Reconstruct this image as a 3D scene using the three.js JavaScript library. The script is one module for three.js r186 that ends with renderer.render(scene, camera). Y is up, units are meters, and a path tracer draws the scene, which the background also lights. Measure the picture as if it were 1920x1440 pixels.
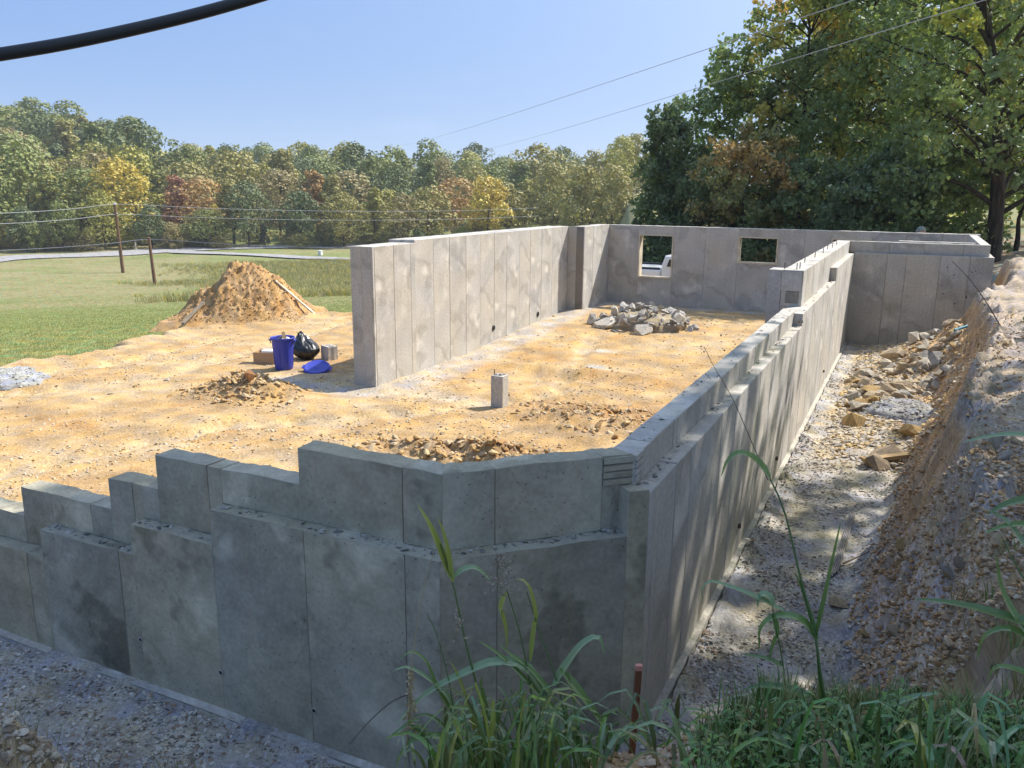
import * as THREE from 'three';
import { mergeGeometries, mergeVertices } from 'three/addons/utils/BufferGeometryUtils.js';
import { ImprovedNoise } from 'three/addons/math/ImprovedNoise.js';
import { MarchingCubes } from 'three/addons/objects/MarchingCubes.js';
import { RoundedBoxGeometry } from 'three/addons/geometries/RoundedBoxGeometry.js';
import { FontLoader } from 'three/addons/loaders/FontLoader.js';
import { ConvexGeometry } from 'three/addons/geometries/ConvexGeometry.js';

// ---------------------------------------------------------------- camera, sky, sun, exposure
const scene = new THREE.Scene();
const EYE = new THREE.Vector3(0, 3.3, 0), FPX = 1553.72;
const PITCH = THREE.MathUtils.degToRad(13.149), ROLL = THREE.MathUtils.degToRad(0.55), YAW = THREE.MathUtils.degToRad(25.635);
const FW = new THREE.Vector3(-Math.sin(YAW) * Math.cos(PITCH), -Math.sin(PITCH), -Math.cos(YAW) * Math.cos(PITCH));
const RT0 = new THREE.Vector3(Math.cos(YAW), 0, -Math.sin(YAW)), UP0 = RT0.clone().cross(FW);
const RT = RT0.clone().multiplyScalar(Math.cos(ROLL)).addScaledVector(UP0, Math.sin(ROLL));
const UP = UP0.clone().multiplyScalar(Math.cos(ROLL)).addScaledVector(RT0, -Math.sin(ROLL));
const camera = new THREE.PerspectiveCamera(2 * Math.atan(720 / FPX) * 180 / Math.PI, 4 / 3, 0.05, 2000);
camera.position.copy(EYE);
camera.quaternion.setFromRotationMatrix(new THREE.Matrix4().makeBasis(RT, UP, FW.clone().negate()));
camera.updateMatrixWorld(true);
const renderer = new THREE.WebGLRenderer({ antialias: true });
renderer.setSize(1024, 768);
renderer.toneMapping = THREE.LinearToneMapping;
renderer.toneMappingExposure = 2.0;
renderer.shadowMap.enabled = true;

const SUN = new THREE.Vector3(0.55, 1.06, -0.76).normalize();
{ // clear blue sky, paler to the horizon and round the sun, with a few thin wisps
  const W = 1024, Hh = 512, data = new Float32Array(W * Hh * 4);
  const n = new ImprovedNoise();
  for (let j = 0; j < Hh; j++) for (let i = 0; i < W; i++) {
    const th = (j + 0.5) / Hh * Math.PI - Math.PI / 2, ph = ((i + 0.5) / W - 0.5) * 2 * Math.PI;
    const d = [Math.cos(ph) * Math.cos(th), Math.sin(th), Math.sin(ph) * Math.cos(th)];
    const e = Math.max(0, d[1]), g = Math.exp(-e * 9);
    const c = d[0] * SUN.x + d[1] * SUN.y + d[2] * SUN.z;
    const glow = 0.62 * Math.pow(Math.max(0, (c + 1) / 2), 6.5);
    let rgb = [0.104 + 0.18 * g + glow, 0.202 + 0.165 * g + glow * 0.97, 0.415 + 0.06 * g + glow * 0.90];
    const w = Math.max(0, n.noise(d[0] * 5, d[1] * 26, d[2] * 5) + 0.5 * n.noise(d[0] * 17, d[1] * 60, d[2] * 17) - 0.38) * 0.28 * Math.min(1, e * 4);
    for (let k = 0; k < 3; k++) rgb[k] += (0.72 - rgb[k]) * w;
    if (d[1] < 0) { const t = Math.min(1, -d[1] * 6); rgb = rgb.map((v, k) => v * (1 - t) + [0.16, 0.17, 0.13][k] * t); }
    const o = (j * W + i) * 4; data[o] = rgb[0]; data[o + 1] = rgb[1]; data[o + 2] = rgb[2]; data[o + 3] = 1;
  }
  const t = new THREE.DataTexture(data, W, Hh, THREE.RGBAFormat, THREE.FloatType);
  t.mapping = THREE.EquirectangularReflectionMapping; t.magFilter = t.minFilter = THREE.LinearFilter; t.needsUpdate = true;
  scene.background = t; scene.environment = t;
}
const sun = new THREE.DirectionalLight(new THREE.Color().setRGB(1, 0.955, 0.875), 3.7);
sun.position.copy(SUN).multiplyScalar(80).add(new THREE.Vector3(-5, 0, -12));
sun.target.position.set(-5, 0, -12); scene.add(sun, sun.target);
sun.castShadow = true; sun.shadow.mapSize.set(4096, 4096); sun.shadow.radius = 1.2; sun.shadow.bias = -0.0005;
Object.assign(sun.shadow.camera, { left: -45, right: 45, top: 45, bottom: -45, near: 1, far: 220 });

// ---------------------------------------------------------------- helpers
function mulberry(a) { return () => { a |= 0; a = a + 0x6D2B79F5 | 0; let t = Math.imul(a ^ a >>> 15, 1 | a); t = t + Math.imul(t ^ t >>> 7, 61 | t) ^ t; return ((t ^ t >>> 14) >>> 0) / 4294967296; }; }
const R = mulberry(20231);
const rr = (a, b, r = R) => a + (b - a) * r();
const V = (x, y, z) => new THREE.Vector3(x, y, z);
const lin = (r, g, b) => new THREE.Color().setRGB(r, g, b);
const PN = new ImprovedNoise();
const ns = (x, y, z = 0) => PN.noise(x + 71.3, y + 13.7, z + 5.1);
function fbm(x, y, o = 4, z = 0) { let s = 0, a = 1, t = 0; for (let i = 0; i < o; i++) { s += a * ns(x, y, z + i * 7.7); t += a; a *= 0.5; x *= 2.03; y *= 2.03; } return s / t; }
const sm = (a, b, x) => { const t = Math.min(1, Math.max(0, (x - a) / (b - a))); return t * t * (3 - 2 * t); };
const lerp = (a, b, t) => a + (b - a) * t;
function pw(pts, x) { if (x <= pts[0][0]) return pts[0][1]; for (let i = 1; i < pts.length; i++) if (x <= pts[i][0]) return lerp(pts[i - 1][1], pts[i][1], (x - pts[i - 1][0]) / (pts[i][0] - pts[i - 1][0])); return pts[pts.length - 1][1]; }
// a pixel of the photograph gives a direction; the distance comes from what it touches
const ray = (u, v) => FW.clone().addScaledVector(RT, (u - 960) / FPX).addScaledVector(UP, (720 - v) / FPX);
const onY = (u, v, y) => { const d = ray(u, v); return d.multiplyScalar((y - EYE.y) / d.y).add(EYE); };
const onZ = (u, v, z) => { const d = ray(u, v); return d.multiplyScalar(z / d.z).add(EYE); };
const atD = (u, v, D) => { const d = ray(u, v); return d.multiplyScalar(D / Math.hypot(d.x, d.z)).add(EYE); };

const taken = {};
function numbered(n) { const k = taken[n] = (taken[n] ?? -1) + 1; return k ? n + '_' + String(k).padStart(3, '0') : n; }
function tag(o, label, category, group) { o.userData.label = label; o.userData.category = category; if (group) o.userData.group = group; return o; }
function mesh(name, geo, mat, parent) { const m = new THREE.Mesh(geo, mat); m.castShadow = m.receiveShadow = true; if (parent && parent !== scene) { m.name = name; parent.add(m); } else { m.name = numbered(name); scene.add(m); } return m; }
function group(name, parent) { const g = new THREE.Group(); if (parent && parent !== scene) { g.name = name; parent.add(g); } else { g.name = numbered(name); scene.add(g); } return g; }
function thing(name, label, category, grp, pos, ry = 0) { const g = group(name); tag(g, label, category, grp); if (pos) g.position.copy(pos); g.rotation.y = ry; return g; }
function structure(name, geo, mat) { const m = mesh(name, geo, mat); m.userData.kind = 'structure'; return m; }
function copyOf(o) { const c = o.clone(); c.name = numbered(o.name.replace(/_\d{3}$/, '')); c.userData = { ...o.userData }; scene.add(c); return c; }
function box(w, h, d, x = 0, y = 0, z = 0) { return new THREE.BoxGeometry(w, h, d).translate(x, y, z); }
function rbox(w, h, d, r, x = 0, y = 0, z = 0) { return new RoundedBoxGeometry(w, h, d, 2, r).translate(x, y, z); }
function merged(list) { return mergeGeometries(list.map(g => { const q = g.index ? g.toNonIndexed() : g.clone(); for (const k of Object.keys(q.attributes)) if (!['position', 'normal', 'uv', 'color'].includes(k)) q.deleteAttribute(k); return q; })); }
function tubeGeo(pts, r0, r1, seg = 8, rad = 7) { // tapered tube through points
  const c = new THREE.CatmullRomCurve3(pts), g = new THREE.TubeGeometry(c, seg, 1, rad, false), p = g.attributes.position, P = c.getSpacedPoints(seg);
  for (let i = 0; i <= seg; i++) for (let j = 0; j <= rad; j++) { const k = i * (rad + 1) + j, r = lerp(r0, r1, i / seg); p.setXYZ(k, P[i].x + (p.getX(k) - P[i].x) * r, P[i].y + (p.getY(k) - P[i].y) * r, P[i].z + (p.getZ(k) - P[i].z) * r); }
  return g;
}
class Soup { // triangle soup with colours
  constructor() { this.p = []; this.c = []; this.u = []; }
  tri(a, b, c, col, ua, ub, uc) { this.p.push(a.x, a.y, a.z, b.x, b.y, b.z, c.x, c.y, c.z); if (col) for (let i = 0; i < 3; i++) this.c.push(col[0], col[1], col[2]); this.u.push(...(ua || [0, 0]), ...(ub || [1, 0]), ...(uc || [0, 1])); }
  quad(a, b, c, d, col, ua, ub, uc, ud) { this.tri(a, b, c, col, ua, ub, uc); this.tri(a, c, d, col, ua, uc, ud); }
  geo(smooth = 0) { let g = new THREE.BufferGeometry(); g.setAttribute('position', new THREE.Float32BufferAttribute(this.p, 3)); g.setAttribute('uv', new THREE.Float32BufferAttribute(this.u, 2)); if (this.c.length) g.setAttribute('color', new THREE.Float32BufferAttribute(this.c, 3)); if (smooth) { g.deleteAttribute('uv'); g = mergeVertices(g, 1e-4); } g.computeVertexNormals(); return g; }
}

// ---------------------------------------------------------------- textures (what the surfaces are made of)
function texture(size, f, srgb) {
  const d = new Uint8Array(size * size * 4);
  for (let j = 0; j < size; j++) for (let i = 0; i < size; i++) { const c = f(i / size, j / size), o = (j * size + i) * 4; d[o] = Math.max(0, Math.min(255, c[0] * 255)); d[o + 1] = Math.max(0, Math.min(255, c[1] * 255)); d[o + 2] = Math.max(0, Math.min(255, c[2] * 255)); d[o + 3] = 255; }
  const t = new THREE.DataTexture(d, size, size); t.wrapS = t.wrapT = THREE.RepeatWrapping; t.magFilter = THREE.LinearFilter; t.minFilter = THREE.LinearMipmapLinearFilter; t.generateMipmaps = true; if (srgb) t.colorSpace = THREE.SRGBColorSpace; t.needsUpdate = true; return t;
}
// noise that repeats after one unit
const HASH = new Uint8Array(512); { const q = mulberry(7), p = Array.from({ length: 256 }, (_, i) => i); for (let i = 255; i > 0; i--) { const j = Math.floor(q() * (i + 1)); [p[i], p[j]] = [p[j], p[i]]; } for (let i = 0; i < 512; i++) HASH[i] = p[i & 255]; }
const GX = Array.from({ length: 16 }, (_, i) => Math.cos(i * Math.PI / 8)), GY = Array.from({ length: 16 }, (_, i) => Math.sin(i * Math.PI / 8));
function tn(u, v, f, z = 0) { // periodic gradient noise, f cells to the tile
  const x = (u - Math.floor(u)) * f, y = (v - Math.floor(v)) * f, i = Math.floor(x), j = Math.floor(y), a = x - i, b = y - j, s = (z * 37) & 255, i1 = (i + 1) % f, j1 = (j + 1) % f;
  const g = (p, q, dx, dy) => { const h = HASH[HASH[(p + s) & 255] + (q & 255)] & 15; return GX[h] * dx + GY[h] * dy; };
  const ua = a * a * a * (a * (a * 6 - 15) + 10), ub = b * b * b * (b * (b * 6 - 15) + 10);
  const n0 = g(i, j, a, b), n1 = g(i1, j, a - 1, b), n2 = g(i, j1, a, b - 1), n3 = g(i1, j1, a - 1, b - 1);
  return (n0 + (n1 - n0) * ua + (n2 - n0) * ub + (n0 - n1 - n2 + n3) * ua * ub) * 1.55;
}
function tfbm(u, v, f, o, z = 0) { let s = 0, a = 1, t = 0; for (let i = 0; i < o; i++) { s += a * tn(u, v, f, z + i * 3.3); t += a; a *= 0.55; f *= 2; } return s / t; }
const rep = (t, x, y = x) => { const c = t.clone(); c.repeat.set(x, y); c.needsUpdate = true; return c; };
const concreteMap = texture(1024, (u, v) => { // uv spans 3 m: mottling, lift lines of the pour, small dark bug holes, pale lime
  const m = tfbm(u, v, 4, 5, 1), f = tn(u, v, 90, 4), w = tfbm(u, v, 3, 3, 9), lift = Math.sin((v * 2 + u * 1 + w * 0.9) * Math.PI * 2);
  let g = 0.82 + m * 0.09 + f * 0.05 + (lift > 0.72 ? -0.07 * (lift - 0.72) / 0.28 : 0) + Math.max(0, tfbm(u, v, 6, 3, 22) - 0.18) * 0.35;
  const drip = tn(u, 0.31 + tn(u, v, 2, 3) * 0.01, 60, 31); g += drip * 0.018;
  const st = tfbm(u, v, 5, 4, 40); if (st > 0.36) g -= Math.min(0.10, (st - 0.36) * 0.9) * (0.6 + f);
  const h = tn(u, v, 210, 13); if (h > 0.80 && tn(u, v, 9, 70) > 0.1) g *= 0.6;
  const warm = 0.012 + tfbm(u, v, 3, 2, 50) * 0.025;
  return [g + warm, g + warm * 0.4, g - warm];
}, true);
const agedMap = texture(1024, (u, v) => { // the near walls: patchy greenish film, dark splashes, cold joints of the pour, rust-brown runs
  const m = tfbm(u, v, 3, 6, 81), f = tn(u, v, 120, 4), w = tfbm(u, v, 3, 3, 19), q = (v * 3 + u * 2 + w * 1.1) % 1, e = Math.abs((q + 1) % 1 - 0.5);
  let g = 0.77 + m * 0.19 + f * 0.04 + tfbm(u, v, 24, 3, 61) * 0.08; if (e < 0.03) g -= 0.045 * (1 - e / 0.03) * (0.5 + tn(u, v, 5, 8));
  const st = tfbm(u, v, 4, 5, 44) + tn(u, v, 40, 3) * 0.12; if (st > 0.26) g -= Math.min(0.13, (st - 0.26) * 0.9);
  const h = tn(u, v, 230, 13); if (h > 0.74 && tn(u, v, 7, 70) > -0.1) g *= 0.55;
  const pale = tfbm(u, v, 5, 4, 90); if (pale > 0.28) g += Math.min(0.12, (pale - 0.28) * 0.8);
  const rust = Math.max(0, tn(u, 0.4 + tn(u, v, 3, 4) * 0.012, 44, 52) - 0.55) * 0.5;
  const tint = tfbm(u, v, 2, 3, 33) * 0.05; return [g + rust * 0.12 + tint * 0.4, g + 0.006 - rust * 0.02, g - 0.03 - rust * 0.10 - tint];
}, true);
const concreteBump = texture(512, (u, v) => { const g = 0.5 + 0.3 * tfbm(u, v, 10, 5, 2) + 0.12 * tn(u, v, 110, 8) - (tn(u, v, 210, 13) > 0.8 ? 0.3 : 0); return [g, g, g]; });
const soilMap = texture(1024, (u, v) => { // uv spans 2.5 m: crumbs, clods and small pale chips
  const m = tfbm(u, v, 5, 6, 3), f = tfbm(u, v, 60, 2, 8), k = tn(u, v, 110, 5), k2 = tn(u, v, 48, 61);
  let g = 0.82 + m * 0.22 + f * 0.12; let r = g, b = g;
  if (k > 0.55) { g = Math.min(1, g * 1.14); r = g; b = g * 1.1; } if (k < -0.6) { g *= 0.82; r = g; b = g * 0.95; }
  if (k2 > 0.62) { g = Math.min(1, g * 1.10 + 0.03); r = g; b = g * 1.14; }
  const t = tfbm(u, v, 7, 3, 77); return [r * (1 + t * 0.06), g, b * (1 - t * 0.22)];
}, true);
const soilBump = texture(1024, (u, v) => { const g = 0.5 + 0.30 * tfbm(u, v, 9, 6, 3) + 0.24 * tfbm(u, v, 70, 2, 8) + 0.12 * Math.max(0, tn(u, v, 110, 5)); return [g, g, g]; });
const grassMap = texture(1024, (u, v) => { const m = tfbm(u, v, 6, 5, 14), f = tfbm(u, v, 130, 2, 6), y = tfbm(u, v, 11, 3, 33); const g = 0.80 + m * 0.24 + f * 0.32; return [g * (1 + y * 0.5), g, g * (1 - y * 0.25)]; }, true);
const grassBump = texture(512, (u, v) => { const g = 0.5 + 0.45 * tfbm(u, v, 80, 3, 6); return [g, g, g]; });
const woodMap = texture(256, (u, v) => { const g = 0.86 + 0.25 * tn(u, v, 4, 2) * 0.5 + 0.16 * Math.sin((u * 14 + tfbm(u, v, 3, 3, 5) * 3) * 6.283) * 0.5 + 0.1 * tn(u, v, 60, 3); return [g, g * 0.97, g * 0.92]; }, true);
const barkMap = texture(256, (u, v) => { const g = 0.6 + 0.5 * tfbm(u, v, 16, 4, 5); return [g, g * 0.96, g * 0.9]; }, true);

const std = (c, o = {}) => new THREE.MeshStandardMaterial({ color: c, roughness: 0.95, metalness: 0, ...o });
const concreteMats = [[0.69, 0.655, 0.605], [0.675, 0.64, 0.59], [0.71, 0.67, 0.615], [0.68, 0.64, 0.585]].map(c => std(lin(...c), { map: concreteMap, bumpMap: concreteBump, bumpScale: 0.004 }));
const agedMats = [[0.69, 0.615, 0.505], [0.665, 0.60, 0.50], [0.715, 0.635, 0.515], [0.675, 0.605, 0.50]].map(c => std(lin(...c), { map: agedMap, bumpMap: concreteBump, bumpScale: 0.006 })), finMat = std(lin(0.47, 0.41, 0.33), { map: agedMap });
const concreteTop = std(lin(0.68, 0.645, 0.59), { map: concreteMap, bumpMap: soilBump, bumpScale: 0.02 });
const jointMat = std(lin(0.34, 0.31, 0.275), { map: concreteMap });
const rubbleMats = [[0.74, 0.69, 0.62], [0.62, 0.58, 0.53], [0.82, 0.75, 0.64], [0.48, 0.45, 0.415]].map(c => std(lin(...c), { map: concreteMap, bumpMap: soilBump, bumpScale: 0.012 }));
const tanRockMats = [[0.72, 0.58, 0.39], [0.68, 0.46, 0.20], [0.78, 0.69, 0.56], [0.54, 0.42, 0.29]].map(c => std(lin(...c), { map: concreteMap, bumpMap: soilBump, bumpScale: 0.012 }));
const woodMat = std(lin(0.50, 0.36, 0.20), { map: woodMap }), greyWood = std(lin(0.33, 0.28, 0.22), { map: woodMap }), paleWood = std(lin(0.82, 0.75, 0.62), { map: woodMap });
const soilVC = std(lin(1, 1, 1), { vertexColors: true, map: soilMap, bumpMap: soilBump, bumpScale: 0.013 });
const rebarMat = std(lin(0.10, 0.075, 0.06), { roughness: 0.7, metalness: 0.5 });
const blackPlastic = std(lin(0.012, 0.012, 0.013), { roughness: 0.45 });
console.log('materials done');
// ---------------------------------------------------------------- ground shapes
const bearing = (x, z) => Math.atan2(x, -z) + YAW;                       // from the middle of the view, to the right
const column = (x, z) => { const b = bearing(x, z); return Math.abs(b) > 1.3 ? (b > 0 ? 6000 : -4500) : 960 + 1595 * Math.tan(b); };
const CREST = [[-2500, 7], [0, 7.5], [230, 7], [310, -0.5], [360, 2.5], [450, 2.5], [600, -1.0], [800, 0.8], [1000, -0.8], [1200, -2.5], [1500, -1], [3000, 2]];
function terrainH(x, z) {
  const D = Math.hypot(x, z), u = column(x, z);
  const l = pw([[0, -0.6], [14, -0.3], [20, -0.14], [24, -0.28], [40, -1.95], [65, -4.35], [90, -5.7], [120, -6.0], [142, -5.7], [165, -3.6], [235, pw(CREST, u)], [420, pw(CREST, u) + 4], [800, pw(CREST, u) + 4]], D);
  const r = lerp(-0.45, 0.75, sm(1430, 1740, u)) + lerp(0, 0.5, sm(1740, 1950, u)) + Math.max(0, D - 24) * 0.028;
  const t = lerp(l, Math.min(r, 8), Math.max(sm(1120, 1190, u) * (1 - sm(150, 260, D)), sm(1500, 2600, u)));
  if (D < 26 && x > -9) return lerp(Math.min(t, -0.5), t, sm(23, 26, D));
  const back = z > 4 ? sm(4, 30, z) : 0;
  return lerp(t, 1.4, back) + (D > 30 ? fbm(x * 0.03, z * 0.03, 3) * Math.min(1, (D - 30) / 60) * 0.7 : 0) + fbm(x * 0.5, z * 0.5, 2) * 0.03;
}
function hit(u, v, Dmin = 12) { const d = ray(u, v), L = Math.hypot(d.x, d.z); let D = Dmin; for (; D < 600; D += 0.4 + D * 0.002) { const p = d.clone().multiplyScalar(D / L).add(EYE); if (p.y < terrainH(p.x, p.z)) { p.y = terrainH(p.x, p.z); return p; } } return d.clone().multiplyScalar(600 / L).add(EYE); }

const inside = (x, z) => (x < -1.20 && z < -3.16 && x + z < -5.04) || (z < -17.5 && z > -21.95 && x < 1.1);
function bump2(x, z, cx, cz, rx, rz) { const d = ((x - cx) / rx) ** 2 + ((z - cz) / rz) ** 2; return Math.exp(-d * 1.6); }
// the graded clay inside the walls and on the pad beside them
const PADX = [[-30, -15], [-22, -12.6], [-17.7, -14.2], [-14, -15.5], [-10, -15.05], [-9.4, -15.05], [-6, -14.7], [0, -14.2]];
const TRACKS = [[[-16, -5.2], [-13.2, -7.9], [-11.9, -10.4], [-12.2, -13.4], [-12.8, -17]], [[-16, -7.0], [-14.2, -9.0], [-13.5, -11.2], [-13.8, -14]], [[-9.4, -5.5], [-8.6, -8.4], [-6.6, -10.2], [-5.2, -12.4], [-6.2, -17]]];
function trackAt(x, z) { let b = 0; for (const t of TRACKS) for (let i = 0; i + 1 < t.length; i++) { const [ax, az] = t[i], [bx, bz] = t[i + 1], dx = bx - ax, dz = bz - az, k = Math.max(0, Math.min(1, ((x - ax) * dx + (z - az) * dz) / (dx * dx + dz * dz))), d = Math.hypot(x - ax - dx * k, z - az - dz * k) + fbm(x, z, 2, 3) * 0.12; b = Math.max(b, sm(0.26, 0.12, d)); } return b; }
function dirtH(x, z) {
  let h = 0.30 * sm(-13, -20.5, z) * sm(-10, -7.5, x) + 0.02;
  h += fbm(x * 0.7, z * 0.7, 4) * 0.06 + fbm(x * 3.1, z * 3.1, 3) * 0.014;
  h += 0.30 * bump2(x, z, -9.6, -9.9, 0.95, 0.6) * (1 + fbm(x * 4, z * 4, 3) * 0.9) + 0.10 * bump2(x, z, -8.9, -10.1, 1.2, 0.5);       // small spoil heap by the bin
  h += 0.30 * bump2(x, z, -4.3, -8.5, 2.0, 0.55) * (1 + fbm(x * 3, z * 3, 3) * 1.1);                                                // loose ridge behind the corner
  h += 0.14 * bump2(x, z, -4.0, -11.0, 1.2, 0.8) * (1 + fbm(x * 3.5, z * 3.5, 3) * 1.2) + 0.12 * bump2(x, z, -5.3, -14.0, 2.2, 0.3);
  // wheel tracks pressed into the clay
  h += trackAt(x, z) * (-0.045 + 0.02 * Math.sin((x - z) * 9));
  const q = x * 0.42 + z * 0.91; for (const o of [-13.2, -14.7, -10.6]) { const e = (q - o + 0.25 * Math.sin(x * 0.5)) / 0.24; const w = Math.exp(-e * e); h -= 0.025 * w; h += 0.014 * w * Math.sin(x * 34) * Math.cos(e * 3); }
  const edge = x - pw(PADX, z) - fbm(x * 0.8, z * 0.8, 3) * 1.0;
  h += 0.10 * Math.exp(-((edge - 0.35) ** 2) / 0.16) * (0.6 + fbm(x * 2, z * 2, 2)) - 2.6 * sm(0.25, -1.4, edge) - 1.2 * sm(-22.2, -23.4, z);
  return h;
}
// trench outside the walls, and the cut bank the photographer stands on
const TOE = [[-20, 1.25], [-17.2, 1.0], [-16, 0.5], [-13, 0.42], [-10, 0.16], [-8, -0.04], [-6.3, -0.22], [-5, -0.22], [-3.5, -0.40]];
const CRESTX = [[-20, 1.9], [-17.2, 1.65], [-15.6, 1.05], [-12.6, 1.08], [-11, 0.9], [-9.3, 0.66], [-8, 0.52], [-6, 0.44], [-3, 0.55]];
const FTOE = [[-8, -2.0], [-5, -2.05], [-3.6, -2.12], [-2.9, -2.22], [-2, -2.2], [-1.5, -2.5], [-1.1, -2.9], [-0.75, -3.6], [-0.3, -4.25], [1, -4.6]];
function bankH(x, z) {
  const n1 = fbm(x * 1.3, z * 1.3, 4, 3), n2 = fbm(x * 5, z * 5, 4, 9), n3 = fbm(x * 15, z * 15, 2, 4);
  const a = pw(TOE, z) + n1 * 0.16, b = pw(CRESTX, z) + fbm(x * 0.6, z * 2.0, 3, 6) * 0.28;
  const s = (x - a) / Math.max(0.25, b - a);
  const top = 1.66 + n1 * 0.14 + 0.06 * (x - 1) * (x > 1 ? 1 : 0) + 0.22 * sm(-15.2, -17.5, z);
  const steep = lerp(2.6, 1.5, sm(-6.5, -10, z));
  let hr = s <= 0 ? 0 : s < 1 ? Math.pow(s, steep) * 0.66 + 0.34 * s : 1 + Math.min(0.08, (s - 1) * 0.05);
  hr = hr * (top - 0.42) + (s > 0 && s < 1.3 ? (n2 * 0.30 + n3 * 0.11) * Math.sin(Math.min(1, s) * 2.6) : 0);
  const za = pw(FTOE, x) + n1 * 0.12, w = lerp(0.75, 1.9, sm(-2.4, -0.5, x)), f = (z - za) / w;
  const ftop = lerp(0.98, 1.66, sm(-2.7, -0.6, x));
  let hf = f <= 0 ? 0 : sm(0, 1, f) * (ftop - 0.42) + Math.max(0, f - 1) * 0.22;
  if (f > 0) hf += (n2 * lerp(0.14, 0.05, sm(-1.9, -1.4, x)) + n3 * 0.03) * sm(0, 0.4, f);
  hf = Math.max(hf, (0.62 + n2 * 0.3) * bump2(x, z, -3.2, -1.80, 0.46, 0.40), (0.55 + n2 * 0.3) * bump2(x, z, -2.45, -1.95, 0.36, 0.34));
  let h = 0.42 + Math.max(hr, hf) + n2 * lerp(0.012, 0.07, sm(0.6, 1.4, Math.max(hr, hf))) + n3 * 0.012 + n1 * 0.03;
  // tipped stone in the far end of the trench, washed shale elsewhere
  h += 0.52 * bump2(x, z, 0.5, -15.4, 0.9, 2.3) * (1 - sm(0.2, 0.9, s)) + 0.10 * bump2(x, z, -0.1, -11.5, 0.6, 2.2) * (1 - sm(0, 0.8, s));
  h += 0.05 * sm(-0.78, -0.98, x) * (0.6 + n2 * 2) * sm(-3.4, -3.9, z);
  h -= 0.10 * bump2(x, z, -0.22, -4.95, 0.22, 0.25);
  h -= 1.6 * sm(-22.3, -24, z) * sm(2.5, 0.9, x) + 0.9 * sm(-21, -26, z) + 1.2 * sm(9.5, 12, x) + 1.5 * sm(-9.5, -11, x) + 1.2 * sm(4, 6, z);
  return h;
}
function rangeArr(stops) { // [[from, step], ...] graded grid lines
  const a = []; for (let i = 0; i + 1 < stops.length; i++) { const n = Math.max(1, Math.round((stops[i + 1][0] - stops[i][0]) / stops[i][1])); for (let k = 0; k < n; k++) a.push(lerp(stops[i][0], stops[i + 1][0], k / n)); } a.push(stops[stops.length - 1][0]); return a;
}
function gridGeo(X, Z, h, color, keep, uvScale) {
  const nx = X.length, nz = Z.length, p = new Float32Array(nx * nz * 3), c = new Float32Array(nx * nz * 3), uv = new Float32Array(nx * nz * 2), idx = [];
  for (let j = 0; j < nz; j++) for (let i = 0; i < nx; i++) { const k = j * nx + i, x = X[i], z = Z[j], y = h(x, z); p.set([x, y, z], k * 3); c.set(color(x, y, z), k * 3); uv.set([(x + y * 0.6) / uvScale, (z + y * 0.45) / uvScale], k * 2); }
  for (let j = 0; j + 1 < nz; j++) for (let i = 0; i + 1 < nx; i++) { if (keep && !keep((X[i] + X[i + 1]) / 2, (Z[j] + Z[j + 1]) / 2)) continue; const a = j * nx + i, b = a + 1, d = a + nx, e = d + 1; idx.push(a, d, b, b, d, e); }
  const g = new THREE.BufferGeometry(); g.setAttribute('position', new THREE.BufferAttribute(p, 3)); g.setAttribute('color', new THREE.BufferAttribute(c, 3)); g.setAttribute('uv', new THREE.BufferAttribute(uv, 2)); g.setIndex(idx); g.computeVertexNormals(); return g;
}
const mixc = (a, b, t) => [lerp(a[0], b[0], t), lerp(a[1], b[1], t), lerp(a[2], b[2], t)];
// clay colours: pale dry crust, ochre, red-brown moist soil with tree shade painted in, grey stone dust by the footings
function dirtColor(x, y, z) {
  const n = fbm(x * 0.55, z * 0.55, 4, 2), m = fbm(x * 1.9, z * 1.9, 4, 8), k = fbm(x * 5.5, z * 5.5, 3, 5);
  let c = mixc([0.60, 0.38, 0.16], [0.69, 0.485, 0.245], sm(-0.25, 0.35, n + m * 0.5));
  c = mixc(c, [0.52, 0.275, 0.09], sm(0.1, 0.5, m - n * 0.4 + k * 0.3) * 0.8);
  c = mixc(c, [0.72, 0.53, 0.29], trackAt(x, z) * Math.max(0, 0.55 + k));                                                      // crust pressed smooth and pale by tyres
  const wetAndShade = 1.1 * bump2(x, z, -3.7, -11.4, 1.5, 1.1) + 0.9 * bump2(x, z, -4.2, -8.6, 2.0, 0.5) + 0.5 * bump2(x, z, -4.0, -13.8, 1.6, 0.5) + 0.35 * bump2(x, z, -13, -6.5, 2, 1);
  c = mixc(c, [0.40, 0.20, 0.072], Math.min(0.9, wetAndShade * (0.7 + k * 1.3)));  // darker moist clay, with soft tree shade painted into the colour
  const grey = sm(0.75, 0.15, Math.abs(x + 7.75) + k * 0.4) * sm(-11.0, -11.8, z) + sm(0.55, 0.1, Math.abs(z + 11.0) + k * 0.5) * sm(-10.6, -9.6, x) * sm(-7.2, -7.9, x) + bump2(x, z, -6.5, -11.3, 0.9, 0.3) * 0.9 + sm(0.4, 0.1, Math.abs(z + 21.6) + k * 0.2);
  c = mixc(c, [0.60, 0.55, 0.47], Math.min(0.85, Math.max(0, grey * (0.75 + k * 1.2))));
  c = mixc(c, [0.78, 0.70, 0.54], Math.min(1, 1.5 * Math.max(0, bump2(x, z, -5.2, -14.5, 0.5, 0.32) - 0.35 + k * 0.4) + 1.3 * Math.max(0, bump2(x, z, -5.6, -15.8, 0.8, 0.25) - 0.4 + k * 0.4)));
  return c;
}
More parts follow.
